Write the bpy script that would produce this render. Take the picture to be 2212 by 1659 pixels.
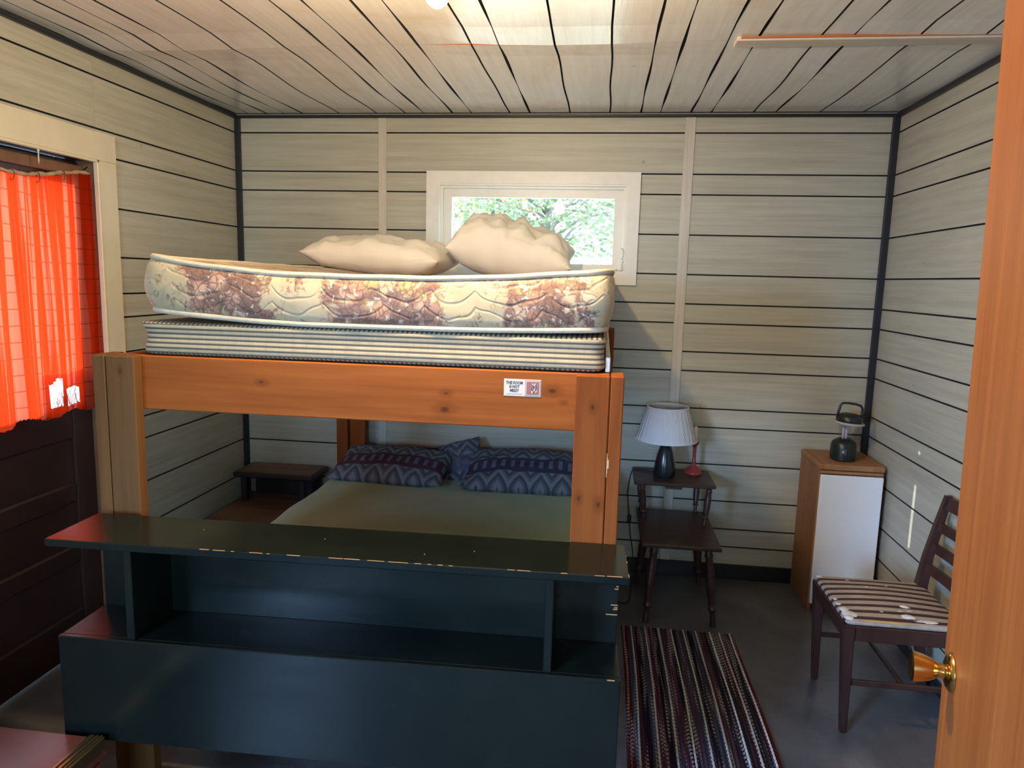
import bpy, bmesh, math, random
from mathutils import Vector, Matrix, noise
R = math.radians
random.seed(7)
for o in list(bpy.data.objects): bpy.data.objects.remove(o)
sc = bpy.context.scene
COL = sc.collection

# ------------------------------------------------------------------ camera
def make_camera():
    yaw, pitch, roll = 0.12409604, 0.14597407, 0.02603083
    f = Vector((-math.sin(yaw)*math.cos(pitch), math.cos(yaw)*math.cos(pitch), -math.sin(pitch)))
    r0 = Vector((math.cos(yaw), math.sin(yaw), 0)); u0 = r0.cross(f)
    r = math.cos(roll)*r0 + math.sin(roll)*u0
    u = -math.sin(roll)*r0 + math.cos(roll)*u0
    cd = bpy.data.cameras.new('camera'); cam = bpy.data.objects.new('camera', cd); COL.objects.link(cam)
    m = Matrix((r, u, -f)).transposed().to_4x4(); m.translation = (2.041, 0.0, 1.5933)
    cam.matrix_world = m
    cd.sensor_fit = 'HORIZONTAL'; cd.sensor_width = 36.0; cd.lens = 1538.5/2212*36
    cd.clip_start = 0.01; cd.clip_end = 200
    sc.camera = cam
make_camera()
vs = sc.view_settings
vs.view_transform = 'Standard'; vs.look = 'None'; vs.gamma = 1.0; vs.use_curve_mapping = False
vs.exposure = 0.05
sc.cycles.use_denoising = True
sc.cycles.max_bounces = 10; sc.cycles.diffuse_bounces = 6; sc.cycles.transparent_max_bounces = 16
sc.cycles.sample_clamp_indirect = 6.0

# ------------------------------------------------------------------ world, sun, daylight
w = bpy.data.worlds.new('sky'); sc.world = w; w.use_nodes = True
bg = w.node_tree.nodes['Background']; bg.inputs[0].default_value = (0.60, 0.78, 1.0, 1); bg.inputs[1].default_value = 8.5
SUN_DIR = Vector((3.43, 1.22, -0.585)).normalized()
sl = bpy.data.lights.new('sun', 'SUN'); so = bpy.data.objects.new('sun', sl); COL.objects.link(so)
sl.energy = 5.6; sl.angle = R(0.2); sl.color = (1.0, 0.94, 0.85)
so.rotation_euler = SUN_DIR.to_track_quat('-Z', 'Y').to_euler(); so.location = (-6, 0, 4)
def area(name, loc, direction, sx, sy, energy, color):
    l = bpy.data.lights.new(name, 'AREA'); l.shape = 'RECTANGLE'; l.size = sx; l.size_y = sy
    l.energy = energy; l.color = color
    o = bpy.data.objects.new(name, l); COL.objects.link(o); o.location = loc
    o.rotation_euler = Vector(direction).to_track_quat('-Z', 'Y').to_euler()
    return o
# lamp added for blue daylight, at an added unseen window in the left wall
area('added_daylight_left', (-0.14, -1.35, 1.45), (0.66, 0.76, -0.46), 0.95, 1.1, 108, (0.34, 0.57, 1.0)).data.spread = R(84)
# fill lamp added at an unseen, added window behind the camera
area('added_fill_front', (1.95, -2.24, 1.45), (-0.52, 1, 0.0), 0.95, 0.95, 18, (0.50, 0.78, 1.0)).data.spread = R(78)

# ------------------------------------------------------------------ room measures
H = 2.45; W = 3.4335; D = 3.8387; YF = -2.1
ZG = [2.3495, 2.147, 2.045, 1.8428, 1.641, 1.4895, 1.389, 1.239, 1.138, .938, .837, .636, .435, .28, .18]
XG = [.075, .18, .281, .383, .588, .796, .953, 1.056, 1.211, 1.312, 1.515, 1.619, 1.826, 2.031, 2.186, 2.285, 2.437, 2.537, 2.742, 2.849, 3.061, 3.266]

# ------------------------------------------------------------------ material helpers
class NT:
    def __init__(s, name, rough=0.5, spec=0.5, metal=0.0, color=(.5, .5, .5)):
        s.m = bpy.data.materials.new(name); s.m.use_nodes = True
        s.t = s.m.node_tree; s.b = s.t.nodes['Principled BSDF']; s.out = s.t.nodes['Material Output']
        s.b.inputs['Roughness'].default_value = rough; s.b.inputs['Specular IOR Level'].default_value = spec
        s.b.inputs['Metallic'].default_value = metal; s.b.inputs['Base Color'].default_value = (*color, 1)
        s._co = None
    def n(s, typ, **kw):
        nd = s.t.nodes.new('ShaderNode' + typ)
        for k, v in kw.items():
            if k in nd.inputs: s.set(nd.inputs[k], v)
            else: setattr(nd, k, v)
        return nd
    def set(s, sock, v):
        if hasattr(v, 'is_output'): s.t.links.new(v, sock)
        elif hasattr(v, 'outputs'): s.t.links.new(v.outputs[0], sock)
        else:
            if isinstance(v, tuple) and len(v) == 3 and sock.type == 'RGBA': v = (*v, 1)
            sock.default_value = v
    @property
    def co(s):
        if s._co is None: s._co = s.n('TexCoord').outputs['Object']
        return s._co
    def map(s, scale=(1, 1, 1), loc=(0, 0, 0), rot=(0, 0, 0), co=None):
        nd = s.n('Mapping'); s.set(nd.inputs['Vector'], co or s.co)
        nd.inputs['Scale'].default_value = scale; nd.inputs['Location'].default_value = loc; nd.inputs['Rotation'].default_value = rot
        return nd.outputs[0]
    def xyz(s, co=None):
        nd = s.n('SeparateXYZ'); s.set(nd.inputs[0], co or s.co); return nd.outputs
    def noise(s, co, scale=5, detail=4, rough=.6, dist=0):
        nd = s.n('TexNoise'); s.set(nd.inputs['Vector'], co)
        nd.inputs['Scale'].default_value = scale; nd.inputs['Detail'].default_value = detail
        nd.inputs['Roughness'].default_value = rough; nd.inputs['Distortion'].default_value = dist
        return nd.outputs['Fac']
    def vor(s, co, scale=5, feature='F1', out='Distance', rnd=1.0):
        nd = s.n('TexVoronoi', feature=feature); s.set(nd.inputs['Vector'], co)
        nd.inputs['Scale'].default_value = scale; nd.inputs['Randomness'].default_value = rnd
        return nd.outputs[out]
    def math(s, op, a, b=0.0, c=None, clamp=False):
        nd = s.n('Math', operation=op, use_clamp=clamp); s.set(nd.inputs[0], a); s.set(nd.inputs[1], b)
        if c is not None: s.set(nd.inputs[2], c)
        return nd.outputs[0]
    def step(s, v, a, b):
        nd = s.n('MapRange', interpolation_type='SMOOTHSTEP'); s.set(nd.inputs[0], v)
        nd.inputs[1].default_value = a; nd.inputs[2].default_value = b; nd.inputs[3].default_value = 0; nd.inputs[4].default_value = 1
        return nd.outputs[0]
    def ramp(s, fac, stops, interp='LINEAR'):
        nd = s.n('ValToRGB'); s.set(nd.inputs[0], fac); cr = nd.color_ramp; cr.interpolation = interp
        while len(cr.elements) < len(stops): cr.elements.new(1.0)
        for e, (p, c) in zip(cr.elements, stops): e.position = p; e.color = (*c, 1)
        return nd.outputs[0]
    def mix(s, fac, a, b, blend='MIX'):
        nd = s.n('Mix', data_type='RGBA', blend_type=blend)
        s.set(nd.inputs[0], fac); s.set(nd.inputs[6], a); s.set(nd.inputs[7], b)
        return nd.outputs[2]
    def color(s, v): s.set(s.b.inputs['Base Color'], v)
    def rough(s, v): s.set(s.b.inputs['Roughness'], v)
    def bump(s, h, strength=.3, dist=.01):
        nd = s.n('Bump'); nd.inputs['Strength'].default_value = strength; nd.inputs['Distance'].default_value = dist
        s.set(nd.inputs['Height'], h); s.t.links.new(nd.outputs[0], s.b.inputs['Normal'])

def plain(name, color, rough=.5, spec=.5, metal=0.0, var=.12, scale=9, bump=0.0):
    t = NT(name, rough, spec, metal, color)
    f = t.noise(t.co, scale, 4)
    t.color(t.ramp(f, [(.25, tuple(c*(1-var) for c in color)), (.75, tuple(min(1, c*(1+var)) for c in color))]))
    if bump: t.bump(t.noise(t.co, scale*12, 3), bump, .003)
    return t.m

def wash_wood(name, along, c0, c1, rough=.42, spec=.5, stain=0.0):
    t = NT(name, rough, spec)
    sc3 = [26, 26, 26]; sc3['xyz'.index(along)] = 1.1
    rnd = t.n('ObjectInfo').outputs['Random']
    off = t.n('CombineXYZ'); t.set(off.inputs[0], t.math('MULTIPLY', rnd, 17.0)); t.set(off.inputs[1], t.math('MULTIPLY', rnd, 9.0)); t.set(off.inputs[2], t.math('MULTIPLY', rnd, 5.0))
    add = t.n('VectorMath', operation='ADD'); t.set(add.inputs[0], t.co); t.set(add.inputs[1], off)
    g = t.noise(t.map(tuple(sc3), co=add.outputs[0]), 1.6, 6, .62, .25)
    fine = [170, 170, 170]; fine['xyz'.index(along)] = 5
    g2 = t.noise(t.map(tuple(fine), co=add.outputs[0]), 1.0, 3, .5)
    big = t.noise(t.co, 1.7, 3, .5)
    f = t.math('ADD', t.math('MULTIPLY', g, .62), t.math('ADD', t.math('MULTIPLY', g2, .16), t.math('MULTIPLY', big, .24)))
    col = t.ramp(f, [(.34, c0), (.62, c1)])
    k = t.vor(t.map((2.2, 2.2, 2.2), co=add.outputs[0]), 2.0)
    col = t.mix(t.math('MULTIPLY', t.math('SUBTRACT', 1.0, t.step(k, .015, .05)), .45), col, tuple(c*.45 for c in c0))
    if stain:
        sm = t.step(t.noise(t.co, 2.6, 5, .65, .6), .52, .72)
        col = t.mix(t.math('MULTIPLY', sm, stain), col, (c0[0]*.95, c0[1]*.78, c0[2]*.55))
    t.color(col); t.bump(g2, .12, .002)
    return t.m

def pine(name, along='x', dark=(.20, .050, .009), light=(.34, .098, .021), knots=(), rough=.6, grain=1.0, spec=.06):
    t = NT(name, rough, spec)
    i = 'xyz'.index(along)
    s3 = [14*grain]*3; s3[i] = .8
    warp = None
    f = t.noise(t.map(tuple(s3)), 1.5, 5, .6, .5)
    s4 = [110]*3; s4[i] = 3.0
    f2 = t.noise(t.map(tuple(s4)), 1.0, 3)
    v = t.math('ADD', t.math('MULTIPLY', f, .8), t.math('MULTIPLY', f2, .2))
    col = t.ramp(v, [(.3, dark), (.68, light)])
    for (kx, ky, kz, r) in knots:
        q = t.n('VectorMath', operation='SUBTRACT'); t.set(q.inputs[0], t.co); q.inputs[1].default_value = (kx, ky, kz)
        s = [1.0, 1.0, 1.0]; s[i] = .6
        ln = t.n('VectorMath', operation='LENGTH'); t.set(ln.inputs[0], t.map(tuple(s), co=q.outputs[0]))
        d = t.math('ADD', ln.outputs['Value'], t.math('MULTIPLY', t.math('SUBTRACT', f2, .5), r*.5))
        col = t.mix(t.math('MULTIPLY', t.math('SUBTRACT', 1.0, t.step(d, r*.9, r*3.2)), .45), col, tuple(c*.62 for c in dark))
        col = t.mix(t.math('MULTIPLY', t.math('SUBTRACT', 1.0, t.step(d, r*.4, r)), .85), col, (.07, .02, .008))
    t.color(col); t.bump(f2, .06, .002)
    return t.m

# ------------------------------------------------------------------ mesh helpers
class MB:
    def __init__(s): s.v = []; s.f = []; s.mi = []; s.cur = 0
    def add(s, vs, fs):
        b = len(s.v); s.v += [tuple(v) for v in vs]; s.f += [tuple(b+i for i in f) for f in fs]; s.mi += [s.cur]*len(fs); return s
    def box(s, x0, x1, y0, y1, z0, z1, M=None):
        vs = [Vector((x, y, z)) for x in (x0, x1) for y in (y0, y1) for z in (z0, z1)]
        if M is not None: vs = [M @ v for v in vs]
        return s.add(vs, [(0, 1, 3, 2), (4, 6, 7, 5), (0, 4, 5, 1), (2, 3, 7, 6), (0, 2, 6, 4), (1, 5, 7, 3)])
    def bbox(s, x0, x1, y0, y1, z0, z1, bev=.003, M=None, seg=1):
        bm = bmesh.new(); bmesh.ops.create_cube(bm, size=1)
        for v in bm.verts: v.co = Vector((x0+(v.co.x+.5)*(x1-x0), y0+(v.co.y+.5)*(y1-y0), z0+(v.co.z+.5)*(z1-z0)))
        bmesh.ops.bevel(bm, geom=list(bm.edges), offset=bev, segments=seg, affect='EDGES', profile=.5)
        bm.verts.ensure_lookup_table()
        vs = [(M @ v.co) if M is not None else v.co.copy() for v in bm.verts]
        s.add(vs, [[v.index for v in f.verts] for f in bm.faces]); bm.free(); return s
    def lathe(s, prof, c=(0, 0, 0), n=24, M=None, cap=True):
        vs = []
        for r, z in prof:
            for k in range(n):
                a = 2*math.pi*k/n; v = Vector((c[0]+r*math.cos(a), c[1]+r*math.sin(a), c[2]+z)); vs.append(M @ v if M is not None else v)
        fs = []
        for j in range(len(prof)-1):
            for k in range(n): fs.append((j*n+k, j*n+(k+1) % n, (j+1)*n+(k+1) % n, (j+1)*n+k))
        if cap: fs.append(tuple(range(n-1, -1, -1))); fs.append(tuple((len(prof)-1)*n+k for k in range(n)))
        return s.add(vs, fs)
    def tube(s, pts, r, n=8, cap=True, closed=False):
        pts = [Vector(p) for p in pts]; m = len(pts); vs = []
        up = None
        for i, p in enumerate(pts):
            if closed: t = pts[(i+1) % m]-pts[i-1]
            else: t = pts[min(i+1, m-1)]-pts[max(i-1, 0)]
            t = t.normalized() if t.length > 1e-9 else Vector((0, 0, 1))
            if up is None: up = t.orthogonal().normalized()
            up = (up-up.dot(t)*t)
            up = up.normalized() if up.length > 1e-6 else t.orthogonal().normalized()
            sd = t.cross(up); rr = r[i] if isinstance(r, (list, tuple)) else r
            for k in range(n):
                a = 2*math.pi*k/n; vs.append(p+rr*(math.cos(a)*up+math.sin(a)*sd))
        fs = []
        for i in range(m if closed else m-1):
            j = (i+1) % m
            for k in range(n): fs.append((i*n+k, i*n+(k+1) % n, j*n+(k+1) % n, j*n+k))
        if cap and not closed: fs.append(tuple(range(n-1, -1, -1))); fs.append(tuple((m-1)*n+k for k in range(n)))
        return s.add(vs, fs)
    def prism(s, poly, z0, z1, M=None):
        n = len(poly); vs = [Vector((x, y, z0)) for x, y in poly]+[Vector((x, y, z1)) for x, y in poly]
        if M is not None: vs = [M @ v for v in vs]
        fs = [tuple(range(n-1, -1, -1)), tuple(range(n, 2*n))]+[(i, (i+1) % n, n+(i+1) % n, n+i) for i in range(n)]
        return s.add(vs, fs)
    def build(s, name, mats, parent=None, smooth=False, auto=None):
        off = Vector()
        p = parent
        while p is not None:
            off += p.location if not p.get('_local') else Vector(); 
            if p.get('_local'): off = Vector(); break
            p = p.parent
        me = bpy.data.meshes.new(name)
        me.from_pydata([tuple(Vector(v)-off) for v in s.v], [], s.f); me.validate()
        if not isinstance(mats, (list, tuple)): mats = [mats]
        for m in mats: me.materials.append(m)
        if len(mats) > 1:
            for pl, k in zip(me.polygons, s.mi): pl.material_index = k
        bm = bmesh.new(); bm.from_mesh(me); bmesh.ops.recalc_face_normals(bm, faces=bm.faces); bm.to_mesh(me); bm.free()
        if smooth:
            me.polygons.foreach_set('use_smooth', [True]*len(me.polygons))
            if auto: me.set_sharp_from_angle(angle=R(auto))
        me.update()
        o = bpy.data.objects.new(name, me); COL.objects.link(o); o.parent = parent
        return o
def tag(o, label=None, cat=None, group=None, kind=None):
    if label: o['label'] = label
    if cat: o['category'] = cat
    if group: o['group'] = group
    if kind: o['kind'] = kind
    return o
def thing(name, loc, label, cat, rot=None, local=False, group=None, kind=None):
    o = bpy.data.objects.new(name, None); COL.objects.link(o); o.location = loc; o.empty_display_size = .1
    if rot: o.rotation_euler = rot
    if local: o['_local'] = 1
    return tag(o, label, cat, group, kind)
def one_box(name, mat, parent, *a, bev=.003, M=None): return MB().bbox(*a, bev=bev, M=M).build(name, mat, parent)

def rbox(x0, x1, y0, y1, z0, z1, r, nx, ny, nz, disp=None, rz=None):
    """rounded box as a grid; r rounds vertical edges, rz the horizontal ones"""
    rz = rz or r
    def lines(a, b, n, rr):
        e = [0, .12*rr, .3*rr, .55*rr, rr]
        mid = [a+rr+(b-a-2*rr)*k/n for k in range(1, n)]
        return [a+t for t in e]+mid+[b-t for t in reversed(e)]
    X, Y, Z = lines(x0, x1, nx, r), lines(y0, y1, ny, r), lines(z0, z1, nz, rz)
    idx = {}; vs = []; fs = []
    def pt(i, j, k):
        key = (i, j, k)
        if key in idx: return idx[key]
        p = Vector((X[i], Y[j], Z[k]))
        inn = Vector((min(max(p.x, x0+r), x1-r), min(max(p.y, y0+r), y1-r), min(max(p.z, z0+rz), z1-rz)))
        d = p-inn; d2 = Vector((d.x/r, d.y/r, d.z/rz)); l = d2.length
        if l > 1e-9:
            d2 = d2/l; p = inn+Vector((d2.x*r, d2.y*r, d2.z*rz))
        if disp: p = disp(p)
        idx[key] = len(vs); vs.append(p); return idx[key]
    a, b, c = len(X)-1, len(Y)-1, len(Z)-1
    for i in range(a):
        for j in range(b):
            for k in (0, c): fs.append((pt(i, j, k), pt(i+1, j, k), pt(i+1, j+1, k), pt(i, j+1, k)))
    for i in range(a):
        for k in range(c):
            for j in (0, b): fs.append((pt(i, j, k), pt(i+1, j, k), pt(i+1, j, k+1), pt(i, j, k+1)))
    for j in range(b):
        for k in range(c):
            for i in (0, a): fs.append((pt(i, j, k), pt(i, j+1, k), pt(i, j+1, k+1), pt(i, j, k+1)))
    return MB().add(vs, fs)

# ------------------------------------------------------------------ materials
WC0, WC1 = (.335, .318, .245), (.465, .447, .358)
M_WALLX = wash_wood('whitewashed panel across', 'x', WC0, WC1)
M_WALLY = wash_wood('whitewashed panel along', 'y', WC0, WC1)
M_CEIL = wash_wood('whitewashed ceiling panel', 'y', (.66, .67, .655), (.79, .80, .79), rough=.20, spec=.85, stain=.45)
M_BATTEN = wash_wood('whitewashed batten', 'z', (.44, .40, .32), (.58, .54, .46))
M_BATTENC = wash_wood('whitewashed ceiling batten', 'x', (.46, .42, .35), (.62, .58, .51))
M_GAP = plain('dark groove', (.018, .016, .016), .8)
M_BLACK = plain('black painted trim', (.011, .012, .016), .45)
M_BASEWOOD = plain('torn fibreboard', (.42, .13, .04), .7)
M_WHITE = plain('white painted trim', (.74, .72, .66), .38, var=.05, scale=14)
M_CREAM = plain('cream painted trim', (.62, .56, .42), .42, var=.05)
M_DBROWN = plain('dark brown gloss paint', (.040, .018, .015), .32, var=.2)
M_JAMB = plain('bare brown jamb wood', (.17, .085, .045), .6, var=.25)
M_PINE_F = None

def floor_mat():
    t = NT('worn grey vinyl', .33, .45)
    x, y, z = t.xyz()
    def cell(v): return t.math('ABSOLUTE', t.math('SUBTRACT', t.math('FRACT', t.math('MULTIPLY', v, 3.28)), .5))
    m = t.math('MAXIMUM', cell(x), cell(y))
    ring = t.math('MULTIPLY', t.step(t.math('SINE', t.math('MULTIPLY', m, 62.0)), .55, .95), t.math('SUBTRACT', 1.0, t.step(m, .20, .34)))
    wear = t.noise(t.co, 3.2, 6, .65, .4); sm = t.noise(t.map((3, 14, 1)), 2.0, 4)
    col = t.ramp(wear, [(.3, (.055, .050, .052)), (.7, (.135, .128, .132))])
    col = t.mix(t.math('MULTIPLY', ring, t.math('MULTIPLY', t.step(wear, .45, .75), .55)), col, (.17, .165, .165))
    col = t.mix(t.math('MULTIPLY', t.step(sm, .6, .85), .3), col, (.2, .195, .2))
    t.color(col); t.rough(t.math('ADD', t.math('MULTIPLY', wear, .25), .22))
    t.bump(ring, .1, .002)
    return t.m
M_FLOOR = floor_mat()

def glass_mat():
    t = NT('window glass'); t.t.nodes.remove(t.b)
    tr = t.n('BsdfTransparent'); tr.inputs[0].default_value = (.93, .97, .97, 1)
    gl = t.n('BsdfGlossy'); gl.inputs['Roughness'].default_value = .02
    lw = t.n('LayerWeight'); fr = t.math('MULTIPLY_ADD', t.math('POWER', lw.outputs['Facing'], 5.0), .6, .03)
    mx = t.n('MixShader'); t.t.links.new(fr, mx.inputs[0]); t.t.links.new(tr.outputs[0], mx.inputs[1]); t.t.links.new(gl.outputs[0], mx.inputs[2])
    t.t.links.new(mx.outputs[0], t.out.inputs[0]); return t.m
M_GLASS = glass_mat()

# ------------------------------------------------------------------ the shell
def slab_with_holes(mb, axis, t0, t1, a0, a1, z0, z1, holes):
    """vertical slab; axis 'x' runs along x (thickness in y), 'y' runs along y"""
    cuts = sorted({a0, a1, *[h[0] for h in holes], *[h[1] for h in holes]}); zc = sorted({z0, z1, *[h[2] for h in holes], *[h[3] for h in holes]})
    for p, q in zip(cuts, cuts[1:]):
        for u, v in zip(zc, zc[1:]):
            cx, cz = (p+q)/2, (u+v)/2
            if any(h[0] < cx < h[1] and h[2] < cz < h[3] for h in holes): continue
            if axis == 'x': mb.box(p, q, t0, t1, u, v)
            else: mb.box(t0, t1, p, q, u, v)
def plank_row(mb, axis, face, out, a0, a1, z0, z1, holes, th=.009, ch=.0016):
    """one board; face = wall plane, out = +1/-1 direction of the room"""
    cuts = sorted({a0, a1, *[c for h in holes for c in h[:2] if a0 < c < a1 and h[2] < z1 and h[3] > z0]})
    for p, q in zip(cuts, cuts[1:]):
        segs = [(z0, z1)]
        for h in holes:
            if h[0] < (p+q)/2 < h[1]:
                ns = []
                for u, v in segs:
                    if h[3] <= u or h[2] >= v: ns.append((u, v)); continue
                    if h[2] > u: ns.append((u, h[2]))
                    if h[3] < v: ns.append((h[3], v))
                segs = ns
        for u, v in segs:
            if v-u < .004: continue
            prof = [(0, u), (0, v), (th-ch, v), (th, v-ch), (th, u+ch), (th-ch, u)]
            vs = []
            for a in (p, q):
                for d, z in prof:
                    vs.append((a, face+out*d, z) if axis == 'x' else (face+out*d, a, z))
            n = 6
            mb.cur = 0; mb.add(vs, [tuple(range(n)), tuple(range(2*n-1, n-1, -1)), (3, 4, n+4, n+3)])
            mb.cur = 1; b0 = len(mb.v)-2*n; fs = [(i, (i+1) % n, n+(i+1) % n, n+i) for i in range(n) if i != 3]
            mb.f += [tuple(b0+k for k in f) for f in fs]; mb.mi += [1]*len(fs); mb.cur = 0
def rows(gap=.0022, zb=0.0):
    z = [H]+ZG+[zb]
    return [(z[i+1]+gap, z[i]-gap) for i in range(len(z)-1)]

WIN1 = (1.135, 2.145, 1.63, 2.09)           # hole of the back window: x0,x1,z0,z1
DOOR1 = (1.87, 2.705, 0.0, 2.022)           # hole of the left door: y0,y1,z0,z1
WIN2 = (-1.95, -.75, .95, 1.95)             # hole of the added left window: y0,y1,z0,z1
WIN3 = (1.42, 2.48, .95, 1.95)              # hole of the added front window: x0,x1,z0,z1
def shell():
    mb = MB(); mb.box(-.3, W+.3, YF-.3, D+.3, -.06, 0); tag(mb.build('floor', M_FLOOR), kind='structure')
    TH = .009
    # back wall
    mb = MB(); slab_with_holes(mb, 'x', D+TH, D+.13, -.13, W+.13, 0, H+.1, [WIN1])
    wb = tag(mb.build('wall_back', M_GAP), kind='structure')
    for (a0, a1) in ((0, .83), (.83, 2.438), (2.438, W)):
        for z0, z1 in rows():
            m = MB(); plank_row(m, 'x', D+TH, -1, a0+.001, a1-.001, z0, z1, [WIN1])
            if m.v: m.build('panel_board', [M_WALLX, M_GAP], wb)
    for x0, x1 in ((.808, .853), (2.412, 2.464)):
        MB().bbox(x0, x1, D-.007, D, .085, H-.012, bev=.002).build('batten', M_BATTEN, wb)
    # left wall
    mb = MB(); slab_with_holes(mb, 'y', -.13, -TH, YF-.13, D+.009, 0, H+.1, [DOOR1, WIN2])
    wl = tag(mb.build('wall_left', M_GAP), kind='structure')
    for (a0, a1) in ((YF, 2.7195), (2.7205, D)):
        for z0, z1 in rows():
            m = MB(); plank_row(m, 'y', -TH, 1, a0, a1, z0, z1, [DOOR1, WIN2])
            if m.v: m.build('panel_board', [M_WALLY, M_GAP], wl)
    # right wall
    mb = MB(); mb.box(W+TH, W+.13, YF-.13, D+.009, 0, H+.1)
    wr = tag(mb.build('wall_right', M_GAP), kind='structure')
    for (a0, a1) in ((YF, 1.4), (1.4, D)):
        for z0, z1 in rows():
            m = MB(); plank_row(m, 'y', W+TH, -1, a0, a1, z0, z1, []); m.build('panel_board', [M_WALLY, M_GAP], wr)
    # front wall behind the camera, with an added window, and the short wall that carries the open door
    mb = MB(); slab_with_holes(mb, 'x', YF-.13, YF-TH, -.13, W+.13, 0, H+.1, [WIN3])
    wf = tag(mb.build('wall_front', M_GAP), kind='structure')
    for z0, z1 in rows():
        m = MB(); plank_row(m, 'x', YF-TH, 1, .001, W-.001, z0, z1, [WIN3])
        m.build('panel_board', [M_WALLX, M_GAP], wf)
    m = MB(); m.box(2.515, W, .34, .44, 0, H); tag(m.build('wall_stub', M_WALLX), kind='structure')
    # ceiling
    mb = MB(); mb.box(-.2, W+.2, YF-.2, D+.2, H+.012, H+.16)
    ce = tag(mb.build('ceiling', M_GAP), kind='structure')
    SEAM = 2.735
    MB().box(1.30, 1.78, SEAM-.03, SEAM+.02, H+.0112, H+.0125).build('torn_edge', M_BASEWOOD, ce)
    def sag(x, y):
        s = .013*math.sin(math.pi*max(0, min(1, (y-SEAM)/(D-SEAM))))**2*(.6+.4*math.sin(x*2.3+.7)) if y > SEAM else 0
        if y < SEAM: s = .010*math.sin(math.pi*max(0, min(1, (SEAM-y)/1.22)))**2*(.7+.3*math.sin(x*3.1))
        e = math.exp(-((y-SEAM)/.10)**2)*.006*(1+math.sin(x*4.2))
        return s+e
    def tear(x): return .001+.013*math.exp(-((x-1.53)/.085)**2)
    xs = [0]+XG+[W]
    for ya, yb in ((YF, SEAM), (SEAM, D)):
        for x0, x1 in zip(xs, xs[1:]):
            g = .0024; p, q = x0+g, x1-g
            m = MB(); n = 14 if yb == D else 30; vs = []
            for i in range(n+1):
                t = i/n
                for xx, ed in ((p, 1), (p+.0016, 0), (q-.0016, 0), (q, 1)):
                    lo, hi = ya, yb
                    if yb == SEAM: hi = SEAM-tear(xx)
                    y = lo+(hi-lo)*t; z = H-sag(xx, y)+(.002 if ed else 0)
                    wob = .0025*math.sin(y*9+x0*31)
                    vs.append((xx+wob, y, z))
                vs.append((q+wob, y, H+.011)); vs.append((p+wob, y, H+.011))
            fs = []
            for i in range(n):
                for k in range(6): fs.append((i*6+k, i*6+(k+1) % 6, (i+1)*6+(k+1) % 6, (i+1)*6+k))
            fs.append(tuple(range(6))); fs.append(tuple(n*6+k for k in range(5, -1, -1)))
            m.add(vs, fs); m.mi = [2 if q >= 6*n else 0 if q % 6 == 1 else 1 for q in range(len(fs))]
            m.build('ceiling_board', [M_CEIL, M_GAP, M_BASEWOOD], ce)
    b = MB().bbox(2.462, W, SEAM-.034, SEAM+.040, H-.016, H-.0005, bev=.002).build('batten', M_BATTENC, ce)
    MB().bbox(2.475, W, SEAM-.040, SEAM-.033, H-.010, H-.003, bev=.001).build('bare_edge', M_BASEWOOD, b)
    # black trim in the corners
    def trim(i, *a): tag(MB().bbox(*a, bev=.002).build('trim_%d' % i, M_BLACK), kind='structure')
    trim(1, 0, W, D-.022, D-.001, H-.026, H-.012); trim(2, 0, .022, YF, D, H-.030, H-.012)
    trim(3, W-.022, W, YF, D, H-.030, H-.012); trim(4, 0, .030, D-.020, D-.0005, 0, H-.02); trim(5, W-.030, W, D-.026, D-.0005, 0, H-.02)
    tag(MB().bbox(0, W, D-.014, D-.0005, 0, .085, bev=.003).build('baseboard_back', M_BLACK), kind='structure')
    tag(MB().bbox(W-.012, W-.0005, .47, D, 0, .055, bev=.003).build('baseboard_right', M_BLACK), kind='structure')
    tag(MB().bbox(.0005, .012, 2.82, D, 0, .055, bev=.003).build('baseboard_left', M_BLACK), kind='structure')
shell()

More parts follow.
